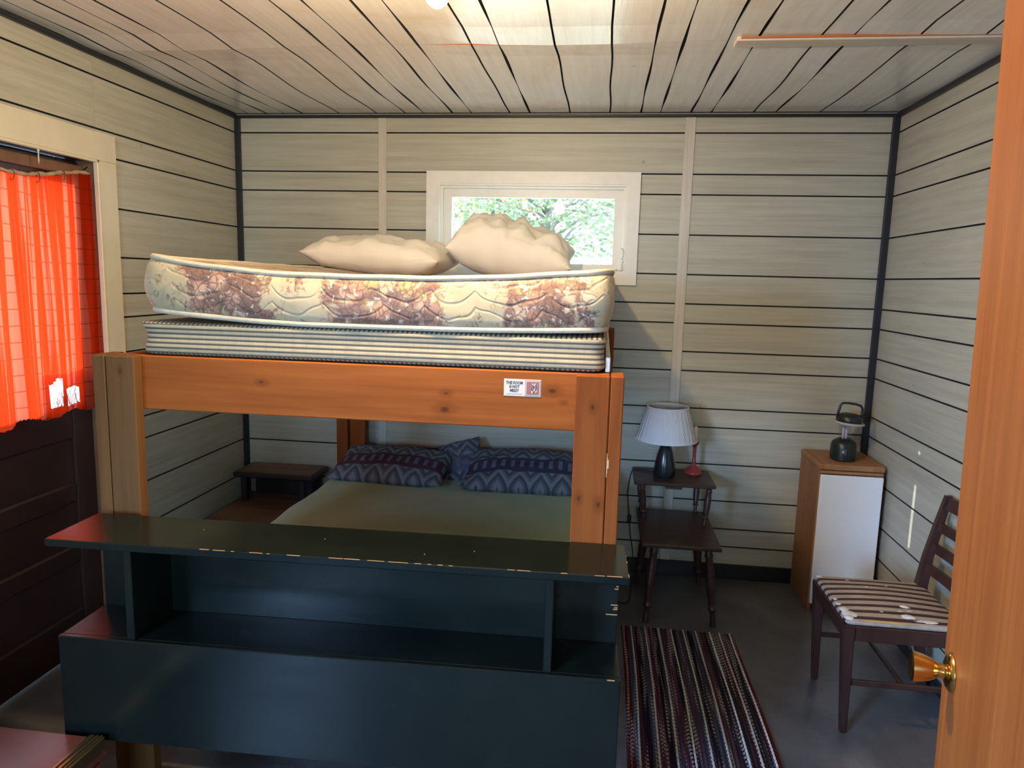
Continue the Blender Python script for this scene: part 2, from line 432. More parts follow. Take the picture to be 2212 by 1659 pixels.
# ------------------------------------------------------------------ back window
def mitred(mb, x0, x1, z0, z1, wd, y0, y1, bev=.004):
    """picture-frame of four mitred boards standing in the xz plane: yields four part meshes"""
    o = [(x0, z0), (x1, z0), (x1, z1), (x0, z1)]; i = [(x0+wd, z0+wd), (x1-wd, z0+wd), (x1-wd, z1-wd), (x0+wd, z1-wd)]
    out = []
    for k in range(4):
        a, b, c, d = o[k], o[(k+1) % 4], i[(k+1) % 4], i[k]
        m = MB(); vs = [(p[0], y, p[1]) for y in (y0, y1) for p in (a, b, c, d)]
        m.add(vs, [(3, 2, 1, 0), (4, 5, 6, 7), (0, 1, 5, 4), (1, 2, 6, 5), (2, 3, 7, 6), (3, 0, 4, 7)]); out.append(m)
    return out
def back_window():
    w1 = thing('window_1', (1.64, D, 1.6), None, None, kind='structure')
    x0, x1, z0, z1 = 1.077, 2.204, 1.577, 2.153
    for m in mitred(None, x0, x1, z0, z1, .062, D-.020, D): m.build('casing_board', M_WHITE, w1)
    for m in mitred(None, x0+.058, x1-.058, z0+.058, z1-.058, .014, D-.012, D+.10): m.build('jamb_board', M_WHITE, w1)
    for m in mitred(None, x0+.070, x1-.070, z0+.070, z1-.070, .014, D+.012, D+.10): m.build('stop_bead', M_WHITE, w1)
    for m in mitred(None, x0+.082, x1-.082, z0+.060, z1-.082, .046, D+.035, D+.075): m.build('sash_rail', M_WHITE, w1)
    MB().box(x0+.126, x1-.126, D+.052, D+.056, z0+.10, z1-.126).build('pane', M_GLASS, w1)
    # lumpy caulk in the right lower corner
    m = MB(); rr = random.Random(3)
    for k in range(26):
        t = k/25; px = 2.128+rr.uniform(-.004, .004); pz = 1.655+.11*t
        m.lathe([(0.0005, -.004), (.004+rr.random()*.004, 0), (.0005, .005)], (px, D-.012+rr.uniform(-.003, .003), pz), 6)
    for k in range(14): m.lathe([(0.0005, -.004), (.004+rr.random()*.004, 0), (.0005, .005)], (2.06+.07*k/13, D-.012, 1.654+rr.uniform(-.003, .003)), 6)
    m.build('caulk', M_WHITE, w1, True)
    w3 = thing('added_window_3', (1.95, YF, .95), None, None, kind='structure')  # unseen window, added to carry the front fill light
    for m in mitred(None, WIN3[0]-.06, WIN3[1]+.06, WIN3[2]-.06, WIN3[3]+.06, .062, YF, YF+.02): m.build('casing_board', M_WHITE, w3)
    for m in mitred(None, WIN3[0], WIN3[1], WIN3[2], WIN3[3], .02, YF-.12, YF): m.build('jamb_board', M_WHITE, w3)
    MB().box(1.935, 1.965, YF-.08, YF-.05, WIN3[2], WIN3[3]).build('sash_bar', M_WHITE, w3)
    MB().box(WIN3[0], WIN3[1], YF-.067, YF-.063, WIN3[2], WIN3[3]).build('pane', M_GLASS, w3)
    w2 = thing('added_window_2', (0, -1.35, .95), None, None, kind='structure')  # unseen window, added for the blue daylight from the left
    def turn(m):
        m.v = [(-y, x, z) for x, y, z in m.v]; return m
    for m in mitred(None, WIN2[0]-.06, WIN2[1]+.06, WIN2[2]-.06, WIN2[3]+.06, .062, -.02, 0): turn(m).build('casing_board', M_WHITE, w2)
    for m in mitred(None, WIN2[0], WIN2[1], WIN2[2], WIN2[3], .02, 0, .12): turn(m).build('jamb_board', M_WHITE, w2)
    turn(MB().box(-1.365, -1.335, .05, .08, WIN2[2], WIN2[3])).build('sash_bar', M_WHITE, w2)
    turn(MB().box(WIN2[0], WIN2[1], .063, .067, WIN2[2], WIN2[3])).build('pane', M_GLASS, w2)
back_window()

# ------------------------------------------------------------------ left door (outer door with a curtained window)
def left_door():
    d = thing('door_1', (0, 2.29, 0), None, None, kind='structure')
    y0, y1, zt = DOOR1[0], DOOR1[1], DOOR1[3]
    # cream casing
    for (a, b, c, e) in ((y1-.002, y1+.106, 0, zt+.106), (y0-.106, y0+.002, 0, zt+.106)):
        MB().bbox(-.001, .018, a, b, c, e-.106 if False else zt, bev=.003).build('casing_board', M_CREAM, d)
    m = MB(); vs = [(x, y, z) for x in (0, .018) for (y, z) in ((y0-.106, zt), (y1+.106, zt), (y1+.106, zt+.108), (y0-.106, zt+.108))]
    m.add(vs, [(0, 1, 2, 3), (7, 6, 5, 4), (0, 4, 5, 1), (1, 5, 6, 2), (2, 6, 7, 3), (3, 7, 4, 0)]); m.build('casing_board', M_CREAM, d)
    MB().bbox(.002, .022, y1-.012, y1-.001, 0, zt-.001, bev=.002).build('casing_bead', M_CREAM, d)
    MB().bbox(.002, .022, y0, y1, zt-.012, zt-.001, bev=.002).build('casing_bead', M_CREAM, d)
    # jamb lining
    MB().box(-.125, 0, y1-.004, y1-.001, 0, zt).build('jamb_board', M_JAMB, d)
    MB().box(-.125, 0, y0+.001, y0+.004, 0, zt).build('jamb_board', M_JAMB, d)
    MB().box(-.125, 0, y0, y1, zt-.006, zt-.003).build('head_jamb', M_DBROWN, d)
    X0, X1 = -.105, -.07
    a, b = y0+.006, y1-.006
    def rail(z0, z1, nm='rail'): MB().bbox(X0, X1, a+.09, b-.112, z0, z1, bev=.008).build(nm, M_DBROWN, d)
    MB().bbox(X0, X1, a, a+.09, .006, zt-.008, bev=.006).build('stile', M_DBROWN, d)
    MB().bbox(X0, X1, b-.112, b, .006, zt-.008, bev=.006).build('stile', M_DBROWN, d)
    rail(.006, .185); rail(.385, .465); rail(.64, .725); rail(.905, 1.056); rail(1.925, zt-.008)
    for z0, z1 in ((.18, .39), (.46, .645), (.72, .91)):
        MB().bbox(X0+.008, X1-.010, a+.085, b-.107, z0, z1, bev=.003).build('door_panel', M_DBROWN, d)
    MB().box(X0+.014, X0+.018, a+.085, b-.107, 1.025, 1.93).build('pane', M_GLASS, d)
    MB().bbox(-.066, -.046, a, b, 1.955, 1.995, bev=.004).build('head_strip', M_JAMB, d)
    # screw hook on the jamb
    pts = [(-.03, y1-.002, 1.995)]+[(-.03-.0*k, y1-.014-.012*math.sin(k*.5), 1.985-.012*(1-math.cos(k*.5))) for k in range(8)]
    MB().tube(pts, .0022, 6).build('screw_hook', M_BLACK, d, True)
    # dribble of old caulk below the head casing
    MB().lathe([(.0006, -.052), (.002, -.04), (.0022, -.01), (.006, 0)], (.010, 2.405, zt-.011), 8).build('caulk_drip', M_CREAM, d, True)
left_door()

# ------------------------------------------------------------------ curtain
def curtain():
    t = NT('orange curtain cotton'); t.t.nodes.remove(t.b)
    x, y, z = t.xyz()
    wob = t.noise(t.map((1, 9, .7)), 1.0, 2)
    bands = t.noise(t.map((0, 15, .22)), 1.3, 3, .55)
    thin = t.step(bands, .515, .565)  # paler bands put into the colour for light through layered folds
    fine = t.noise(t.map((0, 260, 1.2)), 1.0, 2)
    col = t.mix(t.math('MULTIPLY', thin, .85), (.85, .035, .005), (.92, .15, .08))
    col = t.mix(t.math('MULTIPLY', t.step(fine, .35, .75), .18), col, (1.0, .14, .05))
    zz = t.math('ADD', z, t.math('ADD', t.math('MULTIPLY', t.math('SUBTRACT', wob, .5), .012), t.math('MULTIPLY', t.math('SINE', t.math('MULTIPLY', y, 5.0)), .010)))
    fr = t.math('ABSOLUTE', t.math('SUBTRACT', t.math('FRACT', t.math('MULTIPLY', zz, 17.0)), .5))
    line = t.step(fr, .448, .478)
    col = t.mix(t.math('MULTIPLY', line, .75), col, (.45, .045, .012))
    df = t.n('BsdfDiffuse'); tl = t.n('BsdfTranslucent'); mx = t.n('MixShader'); mx.inputs[0].default_value = .50
    dcol = t.mix(1.0, col, (.42, .42, .42), 'MULTIPLY')
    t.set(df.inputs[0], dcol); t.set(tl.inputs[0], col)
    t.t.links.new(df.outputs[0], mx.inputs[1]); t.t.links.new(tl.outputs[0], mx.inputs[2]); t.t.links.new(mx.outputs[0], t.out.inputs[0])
    fab = t.m
    hem = plain('tan curtain tape', (.34, .26, .15), .8, var=.2, scale=40)
    c = thing('curtain', (-.02, 2.3, 1.03), 'frayed sheer orange curtain strung across the brown door window', 'curtain')
    ny, nz = 150, 90; ya, yb = 2.018, 2.7005
    vs, idx, fs = [], {}, []
    rr = random.Random(5)
    bot = [1.030+.012*math.sin(i*.13)+.006*rr.random()+max(0, (i/ny-.86))*.12 for i in range(ny+1)]
    def top(y): return 1.945+.02*max(0, min(1, (y-2.3)/.4))-.035*math.exp(-((y-2.36)/.2)**2)
    def hole(y, z):
        n = .012*noise.noise((y*60, z*8, 0))
        if 2.415+n < y < 2.468+n and 1.065 < z < 1.158+n*1.2+(y-2.42)*.2: return True
        if 2.484+n < y < 2.565+n and 1.065+n*.5 < z < 1.132+n*1.5: return True
        return False
    for i in range(ny+1):
        y = ya+(yb-ya)*i/ny
        for k in range(nz+1):
            s = k/nz; z = top(y)+(bot[i]-top(y))*s
            amp = .0045+.008*s
            xx = -.014+amp*.8*math.sin(y*38+1.2*math.sin(y*11)+s*.8)+.003*math.sin(y*95+s*3)
            yy = y+.02*s*(y-2.3)*.3+.004*math.sin(z*7+y*3)
            yy = min(yy, 2.7005)
            idx[i, k] = len(vs); vs.append((xx, yy, z))
    for i in range(ny):
        for k in range(nz):
            y = ya+(yb-ya)*(i+.5)/ny; z = top(y)+(bot[i]-top(y))*(k+.5)/nz
            if hole(y, z): continue
            fs.append((idx[i, k], idx[i+1, k], idx[i+1, k+1], idx[i, k+1]))
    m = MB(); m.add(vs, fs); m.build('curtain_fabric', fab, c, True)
    pts = [(-.022+.003*math.sin(y*38), y, top(y)+.006+.002*math.sin(y*60)) for y in [1.876+(2.699-1.876)*k/70 for k in range(71)]]
    MB().tube(pts, [.0075+.0018*math.sin(k*1.7) for k in range(71)], 8).build('hem_cord', hem, c, True)
    for y in (2.305, 2.42, 2.545):
        pts = [(-.013+.010*math.sin(a), y+.003*math.cos(a), top(y)-.006+.018*math.cos(a)) for a in [k*.55 for k in range(9)]]
        MB().tube(pts, .0013, 5).build('curtain_hook', M_BLACK, c, True)
    lin = NT('white backing cloth'); lin.t.nodes.remove(lin.b)
    d_ = lin.n('BsdfDiffuse'); tl_ = lin.n('BsdfTranslucent'); mx_ = lin.n('MixShader'); mx_.inputs[0].default_value = .5
    d_.inputs[0].default_value = (.85, .80, .84, 1); tl_.inputs[0].default_value = (.85, .80, .84, 1)
    lin.t.links.new(d_.outputs[0], mx_.inputs[1]); lin.t.links.new(tl_.outputs[0], mx_.inputs[2]); lin.t.links.new(mx_.outputs[0], lin.out.inputs[0])
    m = MB(); vs = []; fs = []
    for i in range(25):
        for k in range(9): vs.append((-.046+.004*math.sin(i*.9+k*.2), 2.37+.24*i/24, 1.036+.16*k/8))
    for i in range(24):
        for k in range(8): fs.append((i*9+k, i*9+9+k, i*9+10+k, i*9+k+1))
    m.add(vs, fs); m.build('backing_cloth', lin.m, c, True)
    thr = plain('loose orange thread', (.55, .10, .05), .8)
    m = MB()
    for k in range(26):
        y0 = 2.42+rr.random()*.13; a = rr.uniform(-.9, 1.0)
        p = Vector((-.018, y0, 1.045+rr.random()*.02)); L = rr.uniform(.03, .075)
        m.tube([p+Vector((rr.uniform(0, .01), math.sin(a)*L*s, math.cos(a)*L*s)) for s in (0, .5, 1)], .0008, 4)
    m.build('loose_threads', thr, c)['kind'] = 'stuff'
curtain()

# ------------------------------------------------------------------ open wooden door on the right
def right_door():
    t = NT('varnished fir', .42, .2)
    f = t.noise(t.map((6, 16, .55)), 1.5, 5, .6, .6); f2 = t.noise(t.map((40, 120, 2.2)), 1.0, 3)
    col = t.ramp(t.math('ADD', t.math('MULTIPLY', f, .7), t.math('MULTIPLY', f2, .3)), [(.32, (.20, .060, .014)), (.66, (.32, .110, .030))])
    sp = t.step(t.noise(t.map((30, 30, 3.0)), 1.0, 2), .70, .76)
    t.color(t.mix(t.math('MULTIPLY', sp, .35), col, (.66, .40, .20))); m_fir = t.m
    brass = NT('polished brass', .16, .5, 1.0, (.66, .40, .12)).m
    d = thing('door_2', (2.500, .493, .008), None, None, rot=(0, R(-1.3), R(-13.8)), local=True, kind='structure')
    MB().bbox(0, .036, 0, .80, 0, 2.04, bev=.003).build('door_slab', m_fir, d)
    Mk = Matrix.Translation((0, .735, .945)) @ Matrix.Rotation(R(-90), 4, 'Y')
    k = MB().lathe([(.031, -.001), (.033, .002), (.031, .006), (.024, .010), (.013, .013), (.0115, .020), (.013, .024), (.0165, .028), (.0195, .034), (.0235, .046), (.0262, .058), (.0262, .0605), (.022, .0625), (.010, .061), (.004, .0605)], n=36, M=Mk)
    k.build('door_knob', brass, d, True, 40)
    MB().bbox(.010, .026, .7995, .8015, .90, .99, bev=.0008).build('latch_plate', brass, d)
    for z in (.2, 1.0, 1.8): MB().lathe([(.006, 0), (.006, .08)], (.018, -.006, z), 10).build('hinge', brass, d, True, 40)
right_door()

# ------------------------------------------------------------------ bunk bed
BY0, BY1 = 1.832, 3.80
def bunk_bed():
    bx, by = 1.36, 2.8
    b = thing('bunk_bed', (bx, by, 0), 'stained pine bunk bed frame with thick square posts', 'bed')
    def k(*l): return [(x-bx, y-by, z, r) for x, y, z, r in l]
    m_rail = pine('pine foot rail', 'x', knots=k((1.916, 1.868, 1.302, .0085), (1.947, 1.868, 1.272, .004), (1.628, 1.868, 1.283, .006), (1.625, 1.868, 1.238, .010), (1.10, 1.868, 1.29, .006)))
    m_postr = pine('pine right post', 'z', (.17, .042, .009), (.27, .078, .018), knots=k((2.025, 1.83, 1.27, .006), (1.998, 1.83, 1.024, .006), (2.05, 1.83, 1.01, .007)))
    m_postl_shaded = pine('shaded pine left post', 'z', (.105, .050, .019), (.17, .083, .034), knots=k((.70, 1.83, 1.31, .005)))  # weaker light on this post is put into its darker colour
    m_pine = pine('pine side', 'y'); m_pinex = pine('pine cross', 'x', grain=.9)
    m_end = plain('sawn pine end', (.55, .36, .17), .6)
    pt = 1.352
    def post(x0, x1, xa, xb, y0, y1, ya, yb, mat):
        p = MB().bbox(x0, x1, y0, y1, 0, pt, bev=.0025).build('post', mat, b)
        MB().bbox(xa, xb, ya, yb, 0, pt+.001, bev=.0025).build('side_board', mat, p)
        return p
    post(1.979, 2.067, 2.069, 2.103, BY0, BY0+.038, BY0-.001, BY0+.089, m_postr)
    post(.656, .742, .616, .654, BY0, BY0+.038, BY0-.001, BY0+.089, m_postl_shaded)
    post(1.979, 2.067, 2.069, 2.103, BY1-.038, BY1, BY1-.089, BY1+.001, m_postr)
    post(.686, .772, .616+.006, .684, BY1-.10, BY1-.062, BY1-.13, BY1-.04, m_postr)
    MB().bbox(.658, 2.066, BY0+.039, BY0+.077, 1.196, 1.352, bev=.003).build('foot_rail', m_rail, b)
    MB().bbox(.70, 2.066, BY1-.077, BY1-.039, 1.206, 1.346, bev=.003).build('head_rail', m_pinex, b)
    for x0 in (.657, 2.029): MB().bbox(x0, x0+.037, BY0+.079, BY1-.079, 1.216, 1.350, bev=.003).build('side_rail', m_pine, b)
    for i in range(9):
        y = BY0+.13+i*.205; MB().bbox(.696, 2.027, y, y+.09, 1.318, 1.336, bev=.002).build('slat', m_pinex, b)
    MB().bbox(.658, 2.066, BY0+.039, BY0+.077, .20, .36, bev=.003).build('foot_rail', m_pinex, b)
    MB().bbox(.70, 2.066, BY1-.077, BY1-.039, .22, .36, bev=.003).build('head_rail', m_pinex, b)
    for x0 in (.657, 2.029): MB().bbox(x0, x0+.037, BY0+.079, BY1-.079, .21, .35, bev=.003).build('side_rail', m_pine, b)
    for i in range(9):
        y = BY0+.13+i*.205; MB().bbox(.696, 2.027, y, y+.09, .332, .350, bev=.002).build('slat', m_pinex, b)
    MB().bbox(2.053, 2.066, BY0+.082, BY1-.16, 1.3525, 1.392, bev=.002).build('edge_board', M_WHITE, b)
    # splintered edge on the right post
    m = MB(); rr = random.Random(2)
    for kx in range(5): m.bbox(2.0672+.001*kx, 2.0688+.001*kx, BY0-.0016, BY0-.0006, 1.085+.012*kx, 1.15-.010*kx, bev=.0003)
    m.build('splinter', m_end, b)
bunk_bed()

# ------------------------------------------------------------------ mattresses and bedding
def mat_sag(x):
    u = (x-.745)/(2.065-.745)
    return u
def top_z(u): return 1.595+.046*(1-min(1, max(0, u)/.42))**2*(1 if u < .42 else 0)+(.036*((u-.55)/.45)**2 if u > .55 else 0)
def bot_z(u): return 1.449+.028*(max(0, 1-u/.38))**1.6+(.012*((u-.6)/.4)**2 if u > .6 else 0)
def floral():
    t = NT('floral quilted ticking', .5, .3)
    t.b.inputs['Sheen Weight'].default_value = .15
    dist = t.n('TexNoise'); t.set(dist.inputs['Vector'], t.co); dist.inputs['Scale'].default_value = 30; dist.inputs['Detail'].default_value = 3
    va = t.n('VectorMath', operation='SCALE'); t.set(va.inputs[0], dist.outputs['Color']); va.inputs['Scale'].default_value = .035
    vv = t.n('VectorMath', operation='ADD'); t.set(vv.inputs[0], t.co); t.set(vv.inputs[1], va)
    co = vv.outputs[0]
    x, y, z = t.xyz()
    # bouquets repeat along the border with cream between them
    swell = t.math('SINE', t.math('ADD', t.math('MULTIPLY', x, 15.0), .9))
    clus = t.math('ADD', t.math('MULTIPLY', swell, .11), t.noise(t.map((1, 1, .9)), 7.5, 4, .65, .6))
    mask = t.step(clus, .40, .46)
    pc = t.n('TexVoronoi'); t.set(pc.inputs['Vector'], co); pc.inputs['Scale'].default_value = 19
    hue = t.n('SeparateXYZ'); t.set(hue.inputs[0], pc.outputs['Color'])
    petal = t.ramp(hue.outputs[0], [(0, (.40, .19, .12)), (.22, (.50, .27, .18)), (.40, (.58, .38, .26)), (.56, (.27, .21, .085)), (.70, (.60, .50, .34)), (.85, (.42, .22, .15)), (1, (.30, .17, .12))])
    petal = t.mix(t.step(pc.outputs['Distance'], .30, .62), petal, (.22, .12, .085))
    curl = t.n('TexVoronoi', feature='DISTANCE_TO_EDGE'); t.set(curl.inputs['Vector'], co); curl.inputs['Scale'].default_value = 44
    petal = t.mix(t.math('MULTIPLY', t.math('SUBTRACT', 1.0, t.step(curl.outputs['Distance'], .02, .13)), .75), petal, (.13, .07, .05))
    lit = t.step(t.noise(co, 52, 3, .6), .58, .66)
    petal = t.mix(t.math('MULTIPLY', lit, .75), petal, (.66, .55, .42))
    ground = t.ramp(t.noise(t.co, 7, 3), [(.3, (.40, .315, .19)), (.7, (.50, .405, .265))])
    col = t.mix(mask, ground, petal)
    sprig = t.math('MULTIPLY', t.step(clus, .33, .39), t.step(t.noise(co, 48, 4, .7, 1.2), .56, .62))
    col = t.mix(t.math('MULTIPLY', t.math('MULTIPLY', sprig, t.math('SUBTRACT', 1.0, mask)), .85), col, (.20, .14, .06))
    t.color(col)
    # quilting: scalloped stitch lines
    arch = t.math('ABSOLUTE', t.math('SINE', t.math('ADD', t.math('MULTIPLY', x, 21.0), t.math('MULTIPLY', t.noise(t.co, 5, 2), 5.0))))
    q = t.math('FRACT', t.math('ADD', t.math('MULTIPLY', z, 23.0), t.math('MULTIPLY', arch, .8)))
    valley = t.math('SUBTRACT', 1.0, t.step(t.math('ABSOLUTE', t.math('SUBTRACT', q, .5)), .0, .16))
    hgt = t.math('SUBTRACT', t.math('MULTIPLY', t.noise(t.co, 18, 3), .8), valley)
    t.bump(hgt, .45, .004)
    return t.m
def beds():
    base = (1.40, 2.85)
    # box spring
    t = NT('striped ticking', .6, .3)
    nrm = t.n('NewGeometry'); ny = t.n('SeparateXYZ'); t.set(ny.inputs[0], nrm.outputs['Normal'])
    up = t.step(t.math('ABSOLUTE', ny.outputs[2]), .55, .75)
    x, y, z = t.xyz()
    def stripes(v, freq):
        fr = t.math('FRACT', t.math('MULTIPLY', v, freq))
        a = t.math('SUBTRACT', 1.0, t.step(t.math('ABSOLUTE', t.math('SUBTRACT', fr, .5)), .17, .23))
        b = t.math('MULTIPLY', t.math('SUBTRACT', 1.0, t.step(t.math('ABSOLUTE', t.math('SUBTRACT', fr, .80)), .015, .05)), .5)
        return t.math('MAXIMUM', a, b)
    s = t.math('ADD', t.math('MULTIPLY', stripes(z, 74.0), t.math('SUBTRACT', 1.0, up)), t.math('MULTIPLY', stripes(x, 74.0), up))
    fine = t.math('MULTIPLY', t.math('SUBTRACT', 1.0, t.step(t.math('ABSOLUTE', t.math('SUBTRACT', t.math('FRACT', t.math('MULTIPLY', x, 26.0)), .5)), .01, .04)), .35)
    cream = t.ramp(t.noise(t.co, 30, 3), [(.3, (.36, .295, .185)), (.7, (.45, .375, .245))])
    col = t.mix(t.math('MULTIPLY', fine, t.math('SUBTRACT', 1.0, up)), cream, (.35, .2, .12))
    t.color(t.mix(t.math('MULTIPLY', s, .93), col, (.045, .048, .045))); t.bump(t.noise(t.co, 120, 2), .15, .002)
    bs = thing('box_spring', (base[0], base[1], 1.355), 'low box spring with cream and black ticking stripes under the floral mattress', 'box spring')
    def dsp(p):
        u = mat_sag(p.x); q = p.copy()
        w = (p.z-1.353)/.095
        bulge = .004*math.sin(math.pi*w*2.2+.5)
        if p.y < 1.95: q.y -= bulge
        if p.x < .80: q.x -= bulge+.02*w**3*math.exp(-((p.y-1.88)/.12)**2)
        if p.x > 2.0: q.x += bulge+.010*w
        if w > .5: q.z += max(0, bot_z(u)-1.449)*.1
        return q
    rbox(.737, 2.046, 1.882, 3.76, 1.3525, 1.4475, .035, 30, 30, 5, dsp, .012).build('box_spring_body', t.m, bs, True)
    pip = plain('striped welt', (.30, .28, .22), .7, scale=60)
    # floral mattress
    m = floral()
    ms = thing('mattress', (base[0], base[1], 1.449), 'thick floral quilted mattress sagging on the upper bunk', 'mattress')
    def dsp2(p):
        u = mat_sag(p.x); w = (p.z-1.449)/.16
        zt = top_z(u) - .012*math.sin(math.pi*min(1, max(0, (p.y-1.9)/1.86)))
        z = bot_z(u)+(zt-bot_z(u))*w
        q = Vector((p.x, p.y, z))
        b = .014*math.sin(math.pi*min(1, max(0, w)))+.006*noise.noise((p.x*9, p.y*9, p.z*14))
        if p.y < 1.97: q.y -= b
        if p.y > 3.68: q.y += b*.4
        if p.x < .83: q.x -= b
        if p.x > 1.97: q.x += b+.010*w
        q.z += .004*noise.noise((p.x*7, p.y*7, 3)) * (1 if w > .9 else 0)
        return q
    rbox(.747, 2.052, 1.884, 3.76, 1.449, 1.609, .06, 46, 40, 9, dsp2, .022).build('mattress_body', m, ms, True)
    wm = plain('cream welt cord', (.50, .44, .33), .6, var=.15, scale=90)
    def loop(w, out):
        pts = []
        x0, x1, y0, y1, r = .747-out, 2.052+out, 1.884-out, 3.76+out*.3, .06
        def arc(cx, cy, a0): return [(cx+r*math.cos(R(a0+a)), cy+r*math.sin(R(a0+a))) for a in range(0, 91, 15)]
        n = 40
        bt = [(x0+r+(x1-x0-2*r)*k/n, y0) for k in range(1, n)]; tp = [(x1-r-(x1-x0-2*r)*k/n, y1) for k in range(1, n)]
        rt = [(x1, y0+r+(y1-y0-2*r)*k/n) for k in range(1, n)]; lf = [(x0, y1-r-(y1-y0-2*r)*k/n) for k in range(1, n)]
        ring = arc(x0+r, y0+r, 180)+bt+arc(x1-r, y0+r, 270)+rt+arc(x1-r, y1-r, 0)+tp+arc(x0+r, y1-r, 90)+lf
        for x, y in ring:
            q = dsp2(Vector((x, y, 1.449+.16*w))); pts.append(q)
        return pts
    MB().tube(loop(.96, -.004), .0075, 8, closed=True).build('welt_cord', wm, ms, True)
    MB().tube(loop(.045, -.004), .0085, 8, closed=True).build('welt_cord', wm, ms, True)
    # lower bunk
    lm = thing('lower_mattress', (1.37, 2.82, .352), 'plain cream mattress on the lower bunk under the green blanket', 'mattress')
    rbox(.70, 2.025, 1.925, 3.680, .352, .53, .05, 12, 16, 4, None, .02).build('mattress_body', plain('cream ticking', (.60, .55, .42), .7), lm, True)
    g = NT('sage green cotton', .85, .2)
    g.b.inputs['Sheen Weight'].default_value = .2
    wv = g.noise(g.co, 240, 2); bg_ = g.noise(g.co, 3.0, 3)
    g.color(g.ramp(bg_, [(.3, (.36, .52, .32)), (.7, (.43, .61, .39))])); g.bump(wv, .25, .002)
    bl = thing('blanket', (1.37, 2.8, .53), 'sage green blanket spread over the lower bunk', 'blanket')
    def dspb(p):
        q = p.copy()
        if p.z > .5: q.z += .010*noise.noise((p.x*3.2, p.y*3.2, 1))+.006*noise.noise((p.x*9, p.y*7, 4))+.008*max(0, noise.noise((p.x*16, p.y*16, 9)))*max(0, 1-abs(p.x-1.9)/.3)*max(0, 1-abs(p.y-2.3)/.5)*2
        else: q.x += .012*math.sin(p.y*23)*(1 if p.x > 1.3 else -1)
        return q
    rbox(.668, 2.056, 1.912, 3.692, .375, .556, .06, 40, 50, 5, dspb, .03).build('blanket_cloth', g.m, bl, True)
beds()

def pillow_mesh(w, d, h, seed=0, wr=.010, pinch=.10, p=2.6, n=44, crown=0.0, fold=None):
    vs, fs = [], []
    for side in (1, -1):
        for i in range(n+1):
            for j in range(n+1):
                u, v = 2*i/n-1, 2*j/n-1
                # cosine spacing gives clean edges
                u, v = math.sin(u*math.pi/2), math.sin(v*math.pi/2)
                x = w/2*u*(1-pinch*(1-abs(u))*0-pinch*.55*(1-v*v)*abs(u)**3*-0.0-pinch*(1-abs(v)**2)*abs(u)**4*.6)
                y = d/2*v*(1-pinch*(1-abs(u)**2)*abs(v)**4*.6)
                t = ((1-abs(u)**p)*(1-abs(v)**p))**.55
                z = h/2*t*side
                e = t**.5
                wn = noise.noise((u*2.2+seed, v*2.2, side*3+seed))*1.3+noise.noise((u*5+seed*2, v*3.5, side+seed))*.9
                rid = abs(noise.noise((u*6.5+seed, v*2.0-seed, side*2)))*1.1
                cre = abs(noise.noise((u*13+seed*3, v*5+seed, side)))+.6*abs(noise.noise((u*7-seed, v*15, side*2)))
                z += wr*e*(wn-rid-.55*cre)*(1.0 if side > 0 else .35)
                if fold: x, y, z = fold(u, v, x, y, z, side)
                vs.append((x, y, z))
    N = (n+1)**2
    for i in range(n):
        for j in range(n):
            a = i*(n+1)+j
            fs.append((a, a+n+1, a+n+2, a+1)); fs.append((N+a, N+a+1, N+a+n+2, N+a+n+1))
    return vs, fs
def pillow(name, label, mat, loc, rot, w, d, h, parent=None, seam=None, group=None, **kw):
    o = thing(name, loc, label, 'pillow', rot=rot, local=True, group=group)
    vs, fs = pillow_mesh(w, d, h, **kw)
    m = MB(); m.add(vs, fs); body = m.build('pillow_case', mat, o, True)
    bm = bmesh.new(); bm.from_mesh(body.data); bmesh.ops.remove_doubles(bm, verts=bm.verts, dist=.0004)
    bmesh.ops.recalc_face_normals(bm, faces=bm.faces); bm.to_mesh(body.data); bm.free()
    return o
